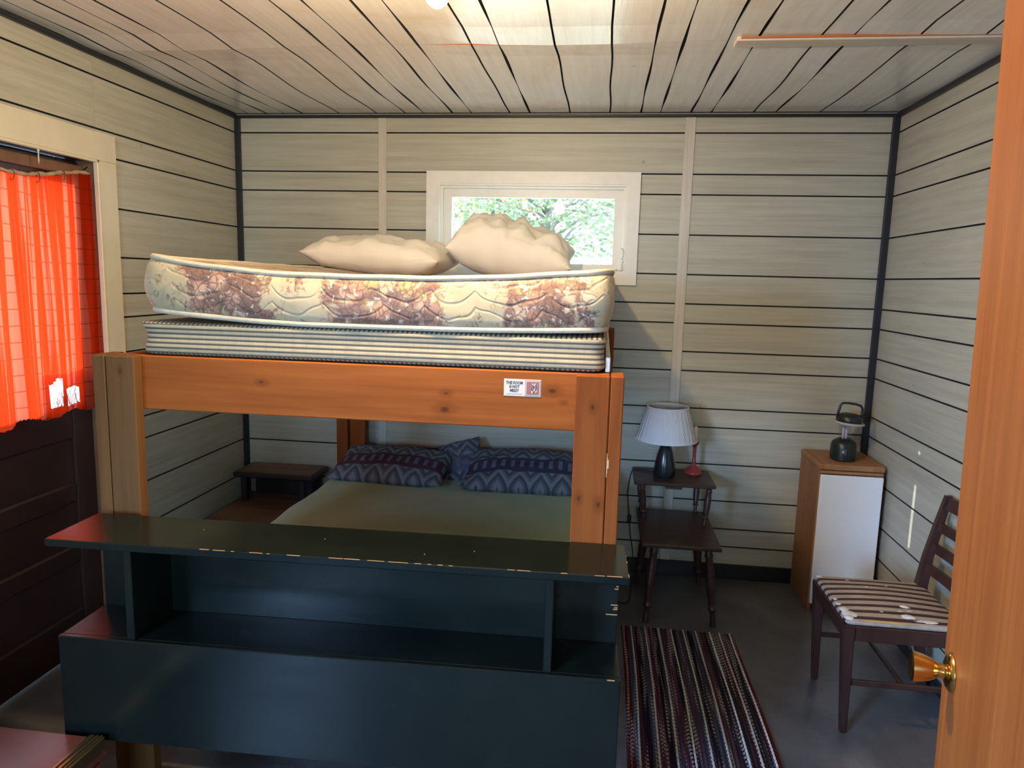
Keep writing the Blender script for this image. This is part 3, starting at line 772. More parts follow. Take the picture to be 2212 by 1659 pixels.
def pillows():
    wp = NT('ivory pillow cotton', .8, .2); wp.b.inputs['Sheen Weight'].default_value = .1
    wp.color(wp.ramp(wp.noise(wp.co, 6, 3), [(.3, (.68, .635, .55)), (.7, (.75, .71, .625))])); wp.bump(wp.noise(wp.co, 180, 2), .1, .001)
    pillow('pillow', 'flat ivory pillow lying beside the window on the floral mattress', wp.m, (1.005, 3.32, 1.690), (R(3), R(3), R(-4)), .66, .44, .165, seed=1.3, p=4.2, wr=.020, group='pillows on the upper bunk')
    def crumple(u, v, x, y, z, s):
        # sags in the middle right, ridges gather along the front
        e = max(0, 1-abs(u)**2)*max(0, 1-v*v)**.5
        rdg = .0085*math.sin(u*21+v*1.5+2.5*noise.noise((u*2, v, 1)))*e
        z += (rdg - .030*math.exp(-((u-.34)/.10)**2)*e)*(1 if s > 0 else .4)
        if s > 0: z *= 1.12-.22*u
        return x, y, z
    pillow('pillow', 'plump crumpled ivory pillow standing in front of the window', wp.m, (1.605, 3.42, 1.732), (R(13), R(8), R(2)), .58, .40, .25, seed=5.1, wr=.022, p=3.2, fold=crumple, group='pillows on the upper bunk')
    # patterned pillows of the lower bunk
    def patt(name, red):
        t = NT(name, .85, .15)
        x, y, z = t.xyz()
        yy = t.math('ADD', y, t.math('MULTIPLY', t.noise(t.co, 4, 2), .02))
        zig = t.math('ABSOLUTE', t.math('SUBTRACT', t.math('FRACT', t.math('MULTIPLY', x, 9.5)), .5))
        f = t.math('FRACT', t.math('ADD', t.math('MULTIPLY', yy, 16.0), t.math('MULTIPLY', zig, 2.2)))
        chev = t.ramp(f, [(0, (.075, .095, .125)), (.34, (.075, .095, .125)), (.40, (.19, .22, .245)), (.72, (.20, .235, .26)), (.78, (.12, .15, .19))])
        band = t.math('SUBTRACT', 1.0, t.step(t.math('ABSOLUTE', t.math('ADD', yy, .035)), .050, .056))
        tick = t.step(t.math('ABSOLUTE', t.math('SUBTRACT', t.math('FRACT', t.math('MULTIPLY', x, 21.0)), .5)), .26, .32)
        inner = t.math('SUBTRACT', 1.0, t.step(t.math('ABSOLUTE', t.math('ADD', yy, .030)), .028, .032))
        bc = t.mix(t.math('MULTIPLY', tick, inner), red, (.15, .15, .22))
        t.color(t.mix(band, chev, bc)); t.bump(t.noise(t.co, 200, 2), .15, .001)
        return t.m
    pa = patt('blue chevron pillowcase', (.050, .050, .088))
    pb = patt('blue chevron pillowcase with plum band', (.072, .044, .068))
    pillow('pillow', 'blue and plum striped pillow on the lower bunk beside the corner table', pb, (.990, 3.512, .620), (R(14), 0, R(-2)), .61, .36, .130, seed=2.2, wr=.008, group='pillows on the lower bunk')
    pillow('pillow', 'blue zigzag pillow on the lower bunk beside the thick right post', pa, (1.72, 3.510, .628), (R(17), R(0), R(1)), .70, .38, .145, seed=8.4, wr=.010, group='pillows on the lower bunk')
    pillow('pillow', 'pale blue pillow with raised corner tucked behind the striped pillows', patt('pale blue pillowcase', (.10, .13, .20)), (1.318, 3.62, .635), (R(30), R(-16), R(6)), .24, .30, .07, seed=4.4, wr=.010, group='pillows on the lower bunk')
pillows()

# ------------------------------------------------------------------ sticker on the foot rail
def sticker():
    x0, x1, z0, z1 = 1.786, 1.886, 1.284, 1.330; y = BY0+.039
    s = thing('sticker', ((x0+x1)/2, y, z0), 'small white sticker with black slogan on the pine foot rail', 'sticker')
    card = plain('sticker paper', (.62, .52, .42), .5, var=.04); ink = plain('sticker ink', (.035, .03, .03), .5); red = plain('sticker maroon border', (.28, .10, .08), .5); pk = plain('sticker pale print', (.60, .45, .37), .5)
    MB().bbox(x0, x1, y-.0012, y-.0001, z0, z1, bev=.0004).build('card', card, s)
    def txt(body, size, cx, cz):
        cu = bpy.data.curves.new('txt', 'FONT'); cu.body = body; cu.size = size; cu.align_x = 'CENTER'; cu.offset = size*.035; cu.shear = .12; cu.resolution_u = 2; cu.space_character = .94
        o = bpy.data.objects.new('txt', cu); COL.objects.link(o)
        bpy.context.view_layer.update()
        me = bpy.data.meshes.new_from_object(o.evaluated_get(bpy.context.evaluated_depsgraph_get()))
        bpy.data.objects.remove(o)
        m = MB(); m.add([(cx+v.co.x*.92, y-.0016, cz+v.co.y*1.12) for v in me.vertices], [tuple(p.vertices) for p in me.polygons])
        m.build('lettering', ink, s)
    cx = x0+.028
    txt('THIS ROOM', .0098, cx, 1.3165); txt('IS NOT', .0098, cx, 1.3060); txt('MESSY', .0098, cx, 1.2955)
    m = MB(); rr = random.Random(1); xx = x0+.007
    while xx < x0+.049:
        L = rr.uniform(.001, .003); m.box(xx, xx+L, y-.0016, y-.0013, 1.2893, 1.2903); xx += L+.0007
    m.build('fine_print', ink, s)
    px0, px1, pz0, pz1 = x0+.0575, x1-.0015, z0+.002, z1-.002
    MB().box(px0, px1, y-.0016, y-.0012, pz0, pz1).build('picture_border', red, s)
    MB().box(px0+.0015, px1-.0015, y-.0019, y-.0015, pz0+.0015, pz1-.0015).build('picture', pk, s)
    MB().box(px0+.0035, px1-.0035, y-.0022, y-.0018, pz0+.0035, pz1-.0035).build('picture_ground', red, s)
    m = MB()
    for k in range(9):
        a = rr.uniform(-.6, .6); c = (rr.uniform(px0+.008, px1-.008), rr.uniform(pz0+.010, pz1-.010)); L = rr.uniform(.004, .009)
        m.add([(c[0]+math.sin(a)*L, y-.0026, c[1]+math.cos(a)*L), (c[0]+.0022, y-.0026, c[1]), (c[0]-math.sin(a)*L, y-.0026, c[1]-math.cos(a)*L), (c[0]-.0022, y-.0026, c[1])], [(0, 1, 2, 3)])
    m.build('picture_shapes', pk, s)
    m = MB()
    for k in range(5):
        c = (rr.uniform(px0+.008, px1-.008), rr.uniform(pz0+.010, pz1-.010)); L = rr.uniform(.003, .006)
        m.add([(c[0]+.001, y-.0029, c[1]+L), (c[0]+.002, y-.0029, c[1]), (c[0]-.001, y-.0029, c[1]-L), (c[0]-.0015, y-.0029, c[1])], [(0, 1, 2, 3)])
    m.build('picture_shapes', ink, s)
sticker()

# ------------------------------------------------------------------ dark green bookcase at the foot of the bed
def bookcase():
    t = NT('dark green gloss paint', .20, .28)
    n1 = t.noise(t.map((1.2, 12, 12)), 2.0, 4); n2 = t.noise(t.co, 3, 3)
    col = t.ramp(n2, [(.3, (.0038, .0065, .006)), (.7, (.0075, .011, .009))])
    t.color(col); t.rough(t.math('ADD', t.math('MULTIPLY', n1, .18), .12)); t.bump(n1, .05, .002)
    g = t.m
    chip = plain('bare chipped wood', (.40, .20, .07), .6)
    # local frame: x along the unit from its left front corner, y to the back
    b = thing('headboard_bookcase', (.645, 1.582, 0), 'dark green painted bookcase headboard standing against the foot of the bed', 'headboard', rot=(0, 0, R(1.4)), local=True)
    L = 1.485
    top = MB().bbox(0, L, 0, .210, .884, .905, bev=.0025).build('top_board', g, b)
    MB().bbox(.022, L-.012, .186, .206, .30, .884, bev=.002).build('back_panel', g, b)
    MB().bbox(.018, L-.008, .018, .186, .618, .640, bev=.0025).build('shelf_board', g, b)
    MB().bbox(.018, L-.008, .002, .0175, .352, .641, bev=.0025).build('front_panel', g, b)
    for x in (.205, 1.288): MB().bbox(x, x+.021, .012, .186, .640, .884, bev=.002).build('divider', g, b)
    for x in (.05, L-.09): MB().bbox(x, x+.05, .10, .150, .0, .352, bev=.003).build('support_leg', g, b) if False else None
    MB().bbox(.03, L-.02, .02, .186, .352, .365, bev=.002).build('bottom_board', g, b)
    # worn front edge of the top board
    m = MB(); rr = random.Random(11); x = .42
    while x < L-.03:
        l = rr.uniform(.004, .05)
        if rr.random() < .72: m.box(x, x+l, -.0004, .0006+rr.random()*.0012*(1 if rr.random() > .3 else 2.4), .9040, .9054)
        x += l+rr.uniform(.001, .02)
    m.box(L-.0010, L+.0004, .004, .02, .885, .9046); m.box(L-.0010, L+.0004, .09, .10, .896, .9046); m.box(L-.0010, L+.0004, .13, .136, .898, .9046)
    m.build('worn_edge', chip, top)['kind'] = 'stuff'
    for (z, l) in ((.79, .010), (.797, .006), (.745, .018), (.738, .009), (.733, .012), (.718, .030)):
        MB().bbox(L-.012-l, L-.0115, .1852, .1862, z, z+.0035, bev=.0006).build('paint_chip', chip, b)
    MB().bbox(L-.04, L-.022, .0012, .003, .6385, .6416, bev=.0005).build('paint_chip', chip, b)
    for (x, y) in ((.70, .12), (.98, .06), (1.10, .10), (.36, .13)):
        MB().lathe([(.0018, .0), (.0016, .0006)], (x, y, .905), 6).build('paint_chip', chip, b)
bookcase()

# ------------------------------------------------------------------ trunk in the near left corner
def trunk():
    t = NT('oxblood lacquer', .22, .5)
    t.color(t.ramp(t.noise(t.co, 4, 4), [(.3, (.060, .020, .016)), (.7, (.10, .032, .024))])); lac = t.m
    br = NT('aged brass strip', .30, .5, 1.0, (.36, .26, .11)).m
    x0, x1, y0, y1, z = .10, .795, 1.02, 1.562, .382
    o = thing('trunk', ((x0+x1)/2, (y0+y1)/2, 0), 'low oxblood trunk with ribbed brass edging in front of the bookcase', 'trunk')
    MB().bbox(x0+.006, x1-.006, y0+.006, y1-.006, .0, z-.065, bev=.004).build('trunk_body', lac, o)
    lid = MB().bbox(x0, x1, y0, y1, z-.06, z, bev=.006).build('trunk_lid', lac, o)
    for a in ((x1-.040, x1+.002), (x0-.002, x0+.040)):
        MB().bbox(a[0], a[1], y0-.002, y1+.001, z-.002, z+.002, bev=.001).build('edge_strip', br, lid)
        for k in (.010, .024, .034):
            xx = a[0]+k if a[0] > .4 else a[1]-k
            MB().tube([(xx, y0, z+.002), (xx, y1, z+.002)], .0028, 8).build('edge_rib', br, lid, True)
        MB().bbox((x1-.001 if a[0] > .4 else x0-.003), (x1+.003 if a[0] > .4 else x0+.001), y0, y1, z-.03, z+.001, bev=.001).build('edge_strip', br, lid)
trunk()

# ------------------------------------------------------------------ ceiling bulb
def bulb():
    c = (1.641, 1.668, 2.222)
    o = thing('light_bulb', (c[0], c[1], H-.015), 'bare lit light bulb in a ceiling socket', 'light bulb')
    e = NT('lit bulb glass'); e.b.inputs['Emission Color'].default_value = (1, .62, .28, 1); e.b.inputs['Emission Strength'].default_value = 40
    MB().lathe([(.001, -.030), (.012, -.028), (.022, -.020), (.029, -.006), (.030, .004), (.026, .018), (.019, .034), (.0145, .048), (.013, .058)], c, 24).build('bulb_glass', e.m, o, True)
    por = plain('white porcelain', (.75, .73, .68), .2)
    MB().lathe([(.017, .058), (.020, .060), (.022, .085), (.045, .100), (.055, .200), (.055, .2265)], c, 24).build('socket', por, o, True, 40)
    l = bpy.data.lights.new('bulb_light', 'POINT'); l.energy = 90; l.color = (1.0, .735, .41); l.shadow_soft_size = .035
    lo = bpy.data.objects.new('bulb_light', l); COL.objects.link(lo); lo.parent = o; lo.location = (0, 0, c[2]-.036-(H-.015))
bulb()

# ------------------------------------------------------------------ step tables
def turned(mb, a, b, r=.018, n=14):
    """a turned leg from a (top) to b (floor)"""
    a, b = Vector(a), Vector(b); d = b-a; L = d.length
    q = Vector((0, 0, 1)).rotation_difference(d.normalized()).to_matrix().to_4x4(); M = Matrix.Translation(a) @ q
    prof = [(.55, 0), (.6, .03), (.95, .06), (.85, .09), (1.0, .11), (1.0, .13), (.85, .15), (1.02, .30), (1.12, .45), (1.0, .60), (.78, .72), (.72, .75), (1.05, .775), (1.05, .79), (.62, .81), (.55, .86), (.60, .93), (.80, .97), (.74, 1.0)]
    mb.lathe([(r*p, L*t) for p, t in prof], (0, 0, 0), n, M)
    return mb
def stand():
    t = NT('dark walnut stain', .38, .5)
    f = t.noise(t.map((1.5, 16, 16)), 2.0, 4)
    col = t.ramp(f, [(.3, (.030, .014, .012)), (.7, (.068, .034, .027))])
    wear = t.step(t.noise(t.co, 5, 4), .60, .74)
    t.color(t.mix(t.math('MULTIPLY', wear, .3), col, (.17, .12, .10))); wd = t.m
    o = thing('step_table', (2.44, 3.47, 0), 'dark walnut step table with splayed turned legs by the bed', 'table')
    # lower top and its apron, upper shelf
    m = MB().bbox(2.262, 2.625, 3.19, 3.72, .388, .406, bev=.004); m.build('lower_top', wd, o)
    MB().bbox(2.232, 2.632, 3.50, 3.79, .594, .612, bev=.004).build('upper_top', wd, o)
    MB().bbox(2.39, 2.47, 3.52, 3.55, .576, .594, bev=.003).build('drawer_stop', wd, o)
    for a, b in (((2.33, 3.27, .388), (2.304, 3.245, 0)), ((2.575, 3.27, .388), (2.618, 3.252, 0)), ((2.32, 3.66, .388), (2.285, 3.70, 0)), ((2.57, 3.66, .388), (2.610, 3.715, 0))):
        turned(MB(), a, b, .020).build('leg', wd, o, True, 50)
    for a, b in (((2.275, 3.53, .594), (2.292, 3.56, .406)), ((2.605, 3.53, .594), (2.585, 3.50, .406)), ((2.275, 3.76, .594), (2.285, 3.70, .406)), ((2.575, 3.755, .594), (2.565, 3.70, .406))):
        turned(MB(), a, b, .015).build('upper_post', wd, o, True, 50)
    # corner table
    k = NT('butcher block veneer', .42, .45)
    x, y, z = k.xyz()
    cell = k.n('TexBrick'); k.set(cell.inputs['Vector'], k.map((1, 1, 1)))
    cell.inputs['Scale'].default_value = 5.0; cell.inputs['Mortar Size'].default_value = .004; cell.inputs['Color1'].default_value = (.11, .055, .030, 1); cell.inputs['Color2'].default_value = (.24, .14, .085, 1); cell.inputs['Mortar'].default_value = (.05, .02, .01, 1); cell.inputs['Row Height'].default_value = .22; cell.inputs['Brick Width'].default_value = 1.4
    gr = k.noise(k.map((3, 40, 3)), 2, 4)
    k.color(k.mix(k.math('MULTIPLY', gr, .5), cell.outputs[0], (.09, .04, .022))); vn = k.m
    c = thing('corner_table', (.28, 3.55, 0), 'two tier dark edged wooden table in the corner beside the lower bunk', 'table')
    def tier(x0, x1, y0, y1, z):
        tp = MB().bbox(x0, x1, y0, y1, z-.034, z-.003, bev=.008).build('tier_edge', M_BLACK2, c)
        MB().bbox(x0+.016, x1-.016, y0+.012, y1-.012, z-.010, z, bev=.001).build('veneer_top', vn, tp)
    tier(.035, .545, 3.265, 3.815, .333); tier(.055, .52, 3.585, 3.815, .508)
    for (x, y) in ((.085, 3.615), (.42, 3.625)): MB().bbox(x, x+.034, y, y+.034, .333, .474, bev=.003).build('tier_post', M_BLACK2, c)
    MB().bbox(.085, .47, 3.785, 3.805, .333, .474, bev=.003).build('tier_back', M_BLACK2, c)
    for (x, y) in ((.05, 3.28), (.49, 3.28), (.05, 3.765), (.49, 3.765)): MB().bbox(x, x+.036, y, y+.036, 0, .299, bev=.003).build('leg', M_BLACK2, c)
M_BLACK2 = plain('dark brown table edge', (.020, .013, .011), .4)
stand()

# ------------------------------------------------------------------ lamp, candlestick
def lamp():
    zt = .612; c = (2.388, 3.625, zt)
    o = thing('table_lamp', c, 'table lamp with pleated white shade and dark green base', 'lamp')
    gb = NT('dark green ceramic', .22, .5, 0, (.013, .018, .020)).m
    MB().lathe([(.050, 0), (.054, .004), (.055, .03), (.050, .075), (.040, .12), (.029, .155), (.018, .178), (.012, .185), (.012, .215)], c, 36).build('lamp_base', gb, o, True, 45)
    sh = NT('white pleated shade', .8, .2, 0, (.72, .69, .68))
    x, y, z = sh.xyz(); ang = sh.math('ARCTAN2', y, x)
    pl = sh.math('SINE', sh.math('MULTIPLY', ang, 150.0)); sh.bump(pl, .35, .004)
    n = 240; vs, fs = [], []
    prof = [(.151, .195), (.152, .199), (.1015, .362), (.1005, .366)]
    for q, (r, z_) in enumerate(prof):
        for k in range(n):
            a = 2*math.pi*k/n; rr = r+(.0011*(k % 2) if 0 < q < 3 else 0); vs.append((c[0]+rr*math.cos(a), c[1]+rr*math.sin(a), c[2]+z_))
    inner = [(.0985, .366), (.149, .195)]
    for r, z_ in inner:
        for k in range(n):
            a = 2*math.pi*k/n; vs.append((c[0]+r*math.cos(a), c[1]+r*math.sin(a), c[2]+z_))
    for q in range(5):
        for k in range(n): fs.append((q*n+k, q*n+(k+1) % n, (q+1)*n+(k+1) % n, (q+1)*n+k))
    for k in range(n): fs.append((5*n+k, 5*n+(k+1) % n, (k+1) % n, k))
    m = MB(); m.add(vs, fs); s = m.build('lamp_shade', sh.m, o, True, 60)
    tp = plain('white shade tape', (.74, .72, .72), .7)
    for r, z_ in ((.153, .197), (.1025, .364)):
        MB().tube([(c[0]+r*math.cos(a), c[1]+r*math.sin(a), c[2]+z_) for a in [2*math.pi*k/60 for k in range(60)]], .0032, 6, closed=True).build('shade_rim', tp, s, True)
    wr = plain('shade wire', (.10, .08, .06), .4)
    m = MB()
    for a in (0.6, 2.7, 4.8): m.tube([(c[0], c[1], c[2]+.350), (c[0]+.05*math.cos(a), c[1]+.05*math.sin(a), c[2]+.345), (c[0]+.099*math.cos(a), c[1]+.099*math.sin(a), c[2]+.360)], .0015, 6)
    m.build('shade_wire', wr, s, True)
    MB().lathe([(.012, .215), (.016, .218), (.016, .25), (.012, .255), (.028, .285), (.030, .305), (.020, .325), (.002, .330)], c, 20).build('bulb', plain('unlit bulb', (.7, .68, .62), .25), o, True)
    # cord with inline switch, falling behind the table to the floor
    pts = [(2.35, 3.675, .618), (2.275, 3.71, .618), (2.236, 3.735, .608), (2.222, 3.745, .56), (2.215, 3.75, .48), (2.222, 3.75, .40), (2.230, 3.75, .33), (2.240, 3.75, .24), (2.258, 3.75, .14), (2.262, 3.70, .05), (2.25, 3.60, .006), (2.235, 3.45, .005), (2.19, 3.42, .005), (2.13, 3.50, .006), (2.12, 3.62, .006)]
    def spl(p, n=6):
        out = []
        for i in range(len(p)-1):
            a, b, c_, d = [Vector(p[max(0, min(len(p)-1, j))]) for j in (i-1, i, i+1, i+2)]
            for s in range(n):
                t = s/n; out.append(.5*((2*b)+(c_-a)*t+(2*a-5*b+4*c_-d)*t*t+(3*b-a-3*c_+d)*t**3))
        return out+[Vector(p[-1])]
    cd = MB().tube(spl(pts), .003, 6).build('lamp_cord', M_BLACK, o, True)
    MB().bbox(2.220, 2.240, 3.742, 3.758, .305, .355, bev=.005).build('cord_switch', M_BLACK, cd)
    r = thing('candlestick', (2.545, 3.715, zt), 'slim red candlestick standing behind the lamp', 'candlestick')
    rd = NT('red enamel', .35, .5, 0, (.30, .035, .028)).m
    MB().lathe([(.044, 0), (.046, .004), (.043, .012), (.030, .024), (.019, .036), (.012, .048), (.010, .060), (.012, .064), (.009, .070), (.0085, .13), (.011, .136), (.009, .142)], (2.545, 3.715, zt), 28).build('stick_body', rd, r, True)
    MB().lathe([(.009, .142), (.018, .158), (.020, .166), (.021, .170), (.016, .171), (.012, .165)], (2.545, 3.715, zt), 28).build('candle_cup', rd, r, True)
    MB().lathe([(.011, .165), (.0105, .245), (.004, .252)], (2.545, 3.715, zt), 14).build('candle_stub', plain('pale wax', (.70, .65, .56), .5), r, True, 40)
lamp()

# ------------------------------------------------------------------ cabinet and lantern
def cabinet():
    wd = pine('teak veneer', 'z', (.21, .095, .042), (.34, .17, .08), grain=1.2, rough=.4)
    wy = pine('teak veneer top', 'y', (.24, .11, .05), (.38, .20, .095), grain=1.2, rough=.35)
    x0, x1, y0, y1, z = 3.108, 3.404, 3.50, 3.824, .752
    o = thing('cabinet', ((x0+x1)/2, (y0+y1)/2, 0), 'narrow teak cabinet with white door in the corner', 'cabinet')
    MB().bbox(x0, x0+.018, y0+.004, y1, 0, z-.030, bev=.002).build('side_panel', wd, o)
    MB().bbox(x1-.018, x1, y0+.004, y1, 0, z-.030, bev=.002).build('side_panel', wd, o)
    MB().bbox(x0+.018, x1-.018, y1-.012, y1-.002, .03, z-.030, bev=.001).build('back_panel', wd, o)
    MB().bbox(x0-.004, x1+.004, y0-.004, y1, z-.028, z, bev=.005).build('top_board', wy, o)
    MB().bbox(x0+.004, x1-.001, y0-.006, y0+.012, z-.046, z-.031, bev=.004).build('top_rail', wy, o)
    MB().bbox(x0+.018, x1-.018, y0+.03, y0+.045, 0, .045, bev=.002).build('plinth', M_DBROWN, o)
    t = NT('white melamine', .28, .5)
    sm = t.step(t.noise(t.co, 26, 4, .6), .66, .74)
    t.color(t.mix(t.math('MULTIPLY', sm, .2), (.78, .78, .78), (.55, .53, .5)))
    MB().bbox(x0+.006, x1-.002, y0-.010, y0+.003, .046, z-.050, bev=.003).build('door', t.m, o)
    # camping lantern
    c = (3.248, 3.62, z)
    l = thing('camping_lantern', c, 'dark green camping lantern with clear tube and carry handle on cabinet', 'lantern')
    gp = NT('dark green plastic', .35, .5, 0, (.010, .017, .014)).m
    MB().lathe([(.054, 0), (.060, .006), (.061, .04), (.060, .074), (.055, .090), (.044, .099), (.036, .103), (.030, .108)], c, 36).build('lantern_base', gp, l, True, 40)
    cl = NT('clear plastic tube', .08); cl.t.nodes.remove(cl.b)
    tr = cl.n('BsdfTransparent'); tr.inputs[0].default_value = (.86, .86, .88, 1); gl = cl.n('BsdfGlossy'); gl.inputs['Roughness'].default_value = .12
    lw = cl.n('LayerWeight'); fr = cl.math('MULTIPLY_ADD', cl.math('POWER', lw.outputs['Facing'], 3.0), .6, .06); mx = cl.n('MixShader'); cl.t.links.new(fr, mx.inputs[0]); cl.t.links.new(tr.outputs[0], mx.inputs[1]); cl.t.links.new(gl.outputs[0], mx.inputs[2]); cl.t.links.new(mx.outputs[0], cl.out.inputs[0])
    MB().lathe([(.027, .106), (.027, .180)], c, 28, cap=False).build('clear_tube', cl.m, l, True)
    wt = plain('white lamp tube', (.68, .62, .60), .4)
    m = MB(); m.tube([(c[0]-.010, c[1]-.006, c[2]+.106), (c[0]-.010, c[1]-.006, c[2]+.172)], .0058, 10); m.tube([(c[0]+.004, c[1]-.006, c[2]+.106), (c[0]+.004, c[1]-.006, c[2]+.172)], .0058, 10); m.build('lamp_tube', wt, l, True)
    Mt = Matrix.Translation(Vector(c)) @ Matrix.Rotation(R(4), 4, 'Y')
    wd_ = plain('smoky white rim', (.42, .38, .35), .35)
    MB().lathe([(.028, .176), (.070, .181), (.074, .186), (.070, .192), (.030, .194)], (0, 0, 0), 40, Mt).build('reflector_disc', wd_, l, True, 40)
    MB().lathe([(.058, .193), (.060, .197), (.058, .215), (.050, .226), (.030, .234), (.004, .236)], (0, 0, 0), 40, Mt).build('cap', gp, l, True, 40)
    pts = [(-.058, 0, .205), (-.056, 0, .235), (-.051, 0, .268), (-.044, 0, .280), (-.02, 0, .284), (.02, 0, .282), (.044, 0, .276), (.053, 0, .264), (.056, 0, .235), (.058, 0, .205)]
    MB().tube([Mt @ Vector(p) for p in pts], .0058, 10).build('carry_handle', gp, l, True)
    a = R(-108); bd = Vector((math.cos(a), math.sin(a), 0)); 
    Mb = Matrix.Translation(Vector(c)+bd*.0585+Vector((0, 0, .050))) @ Matrix.Rotation(a+R(90), 4, 'Z')
    fr_ = MB().bbox(-.015, .015, -.002, .006, -.016, .016, bev=.0015, M=Mb).build('switch_plate', plain('grey badge rim', (.05, .055, .05), .4), l)
    MB().bbox(-.0035, .0035, -.004, -.001, -.006, .006, bev=.0012, M=Mb).build('emblem', plain('cream emblem', (.55, .48, .36), .5), fr_)
cabinet()

# ------------------------------------------------------------------ chair
def chair():
    t = NT('dark mahogany chair', .35, .5)
    f = t.noise(t.map((10, 10, 1.5)), 2, 4)
    t.color(t.ramp(f, [(.3, (.030, .011, .009)), (.7, (.058, .024, .019))])); wd = t.m
    o = thing('dining_chair', (3.15, 2.69, 0), 'dark wooden ladder back chair with torn striped seat by the right wall', 'chair')
    zs = .418
    # tapered front legs
    def leg(top, bot, r0, r1, name='leg'):
        m = MB(); vs = []
        for (c, r) in ((top, r0), (bot, r1)):
            for a, b in ((-1, -1), (1, -1), (1, 1), (-1, 1)): vs.append((c[0]+a*r, c[1]+b*r, c[2]))
        m.add(vs, [(0, 1, 2, 3), (7, 6, 5, 4), (0, 4, 5, 1), (1, 5, 6, 2), (2, 6, 7, 3), (3, 7, 4, 0)])
        ob = m.build(name, wd, o)
        bm = bmesh.new(); bm.from_mesh(ob.data); bmesh.ops.bevel(bm, geom=list(bm.edges), offset=.004, segments=2, affect='EDGES'); bm.to_mesh(ob.data); bm.free()
    leg((2.955, 2.877, zs), (2.968, 2.866, 0), .020, .012); leg((2.946, 2.500, zs), (2.968, 2.512, 0), .021, .012)
    # back legs run up into the backrest
    for y, yb in ((2.868, 2.842), (2.512, 2.53)):
        pts = [(3.372, yb, 0), (3.352, yb, .16), (3.338, y, .33), (3.338, y, .44), (3.352, y, .56), (3.378, y, .69), (3.402, y, .805)]
        m = MB(); hw = [.012, .016, .019, .020, .017, .015, .012]; hd = [.012, .015, .017, .016, .013, .012, .010]; vs = []; fs = []
        for p, a, b in zip(pts, hw, hd):
            for sx, sy in ((-1, -1), (1, -1), (1, 1), (-1, 1)): vs.append((p[0]+sx*a, p[1]+sy*b, p[2]))
        for i in range(len(pts)-1):
            for k in range(4): fs.append((i*4+k, i*4+(k+1) % 4, i*4+4+(k+1) % 4, i*4+4+k))
        fs += [(3, 2, 1, 0), tuple(len(pts)*4-4+k for k in range(4))]
        m.add(vs, fs); ob = m.build('back_leg', wd, o, True, 50)
    # seat rails
    MB().bbox(2.935, 2.965, 2.512, 2.866, .362, zs, bev=.003).build('seat_rail', wd, o)
    MB().bbox(3.325, 3.350, 2.522, 2.858, .362, zs, bev=.003).build('seat_rail', wd, o)
    for y in (2.866, 2.490): MB().bbox(2.96, 3.338, y, y+.024, .362, zs, bev=.003).build('seat_rail', wd, o)
    for y in (2.868, 2.512): MB().bbox(2.965, 3.35, y-.007, y+.007, .185, .207, bev=.003).build('stretcher', wd, o)
    MB().bbox(3.150, 3.166, 2.515, 2.866, .188, .204, bev=.003).build('stretcher', wd, o)
    # back slats, slightly curved
    for z, h, x in ((.777, .050, 3.397), (.682, .032, 3.374), (.600, .032, 3.358), (.515, .034, 3.344)):
        m = MB(); n = 10; vs = []; fs = []
        for i in range(n+1):
            y = 2.515+(2.865-2.515)*i/n; cx = x+.016*math.sin(math.pi*i/n)
            for dx, dz in ((-.008, -h/2), (.006, -h/2), (.008+h*.18, h/2), (-.006+h*.18, h/2)): vs.append((cx+dx, y, z+dz))
        for i in range(n):
            for k in range(4): fs.append((i*4+k, i*4+(k+1) % 4, i*4+4+(k+1) % 4, i*4+4+k))
        fs += [(0, 1, 2, 3), tuple(n*4+k for k in (3, 2, 1, 0))]
        m.add(vs, fs); m.build('back_slat', wd, o, True, 45)
    # striped cushion
    s = NT('brown and beige striped upholstery', .75, .25)
    x, y, z = s.xyz()
    fr = s.math('FRACT', s.math('ADD', s.math('MULTIPLY', y, 21.5), .25))
    st = s.math('SUBTRACT', 1.0, s.step(s.math('ABSOLUTE', s.math('SUBTRACT', fr, .5)), .20, .235))
    be = s.ramp(s.noise(s.map((14, 60, 14)), 2, 3), [(.3, (.30, .235, .185)), (.7, (.42, .345, .285))])
    s.color(s.mix(st, be, (.060, .026, .023))); s.bump(s.noise(s.co, 160, 2), .2, .002)
    def dm(p):
        q = p.copy(); u = (p.x-3.14)/.2; v = (p.y-2.69)/.19
        if p.z > zs+.006: q.z += .012*max(0, 1-u*u)*max(0, 1-v*v)
        return q
    cu = rbox(2.936, 3.345, 2.492, 2.888, zs-.001, zs+.022, .02, 16, 16, 2, dm, .010).build('seat_cushion', s.m, o, True)
    wt = plain('white stuffing', (.66, .62, .60), .9, var=.1, scale=60); yl = plain('yellow foam', (.50, .32, .12), .9)
    rr = random.Random(9)
    def tuft(x, y, sx, sy, h, mat=wt, seed=0, z=None):
        m = MB(); n, k = 18, 5; vs = []; fs = []
        u, v = (x-3.14)/.2, (y-2.69)/.19
        zz = (zs+.0215+.012*max(0, 1-u*u)*max(0, 1-v*v)) if z is None else z
        for j in range(k+1):
            for i in range(n):
                a = 2*math.pi*i/n; r = (1-j/k)**.7*(1+.38*noise.noise((math.cos(a)*2.3+seed, math.sin(a)*2.3, seed)))
                vs.append((x+sx*r*math.cos(a), y+sy*r*math.sin(a), zz-.002+h*(1-(1-j/k)**2)+.002*noise.noise((i*.9, j, seed))))
        for j in range(k):
            for i in range(n): fs.append((j*n+i, j*n+(i+1) % n, (j+1)*n+(i+1) % n, (j+1)*n+i))
        m.add(vs, fs); m.build('stuffing_tuft', mat, cu, True)
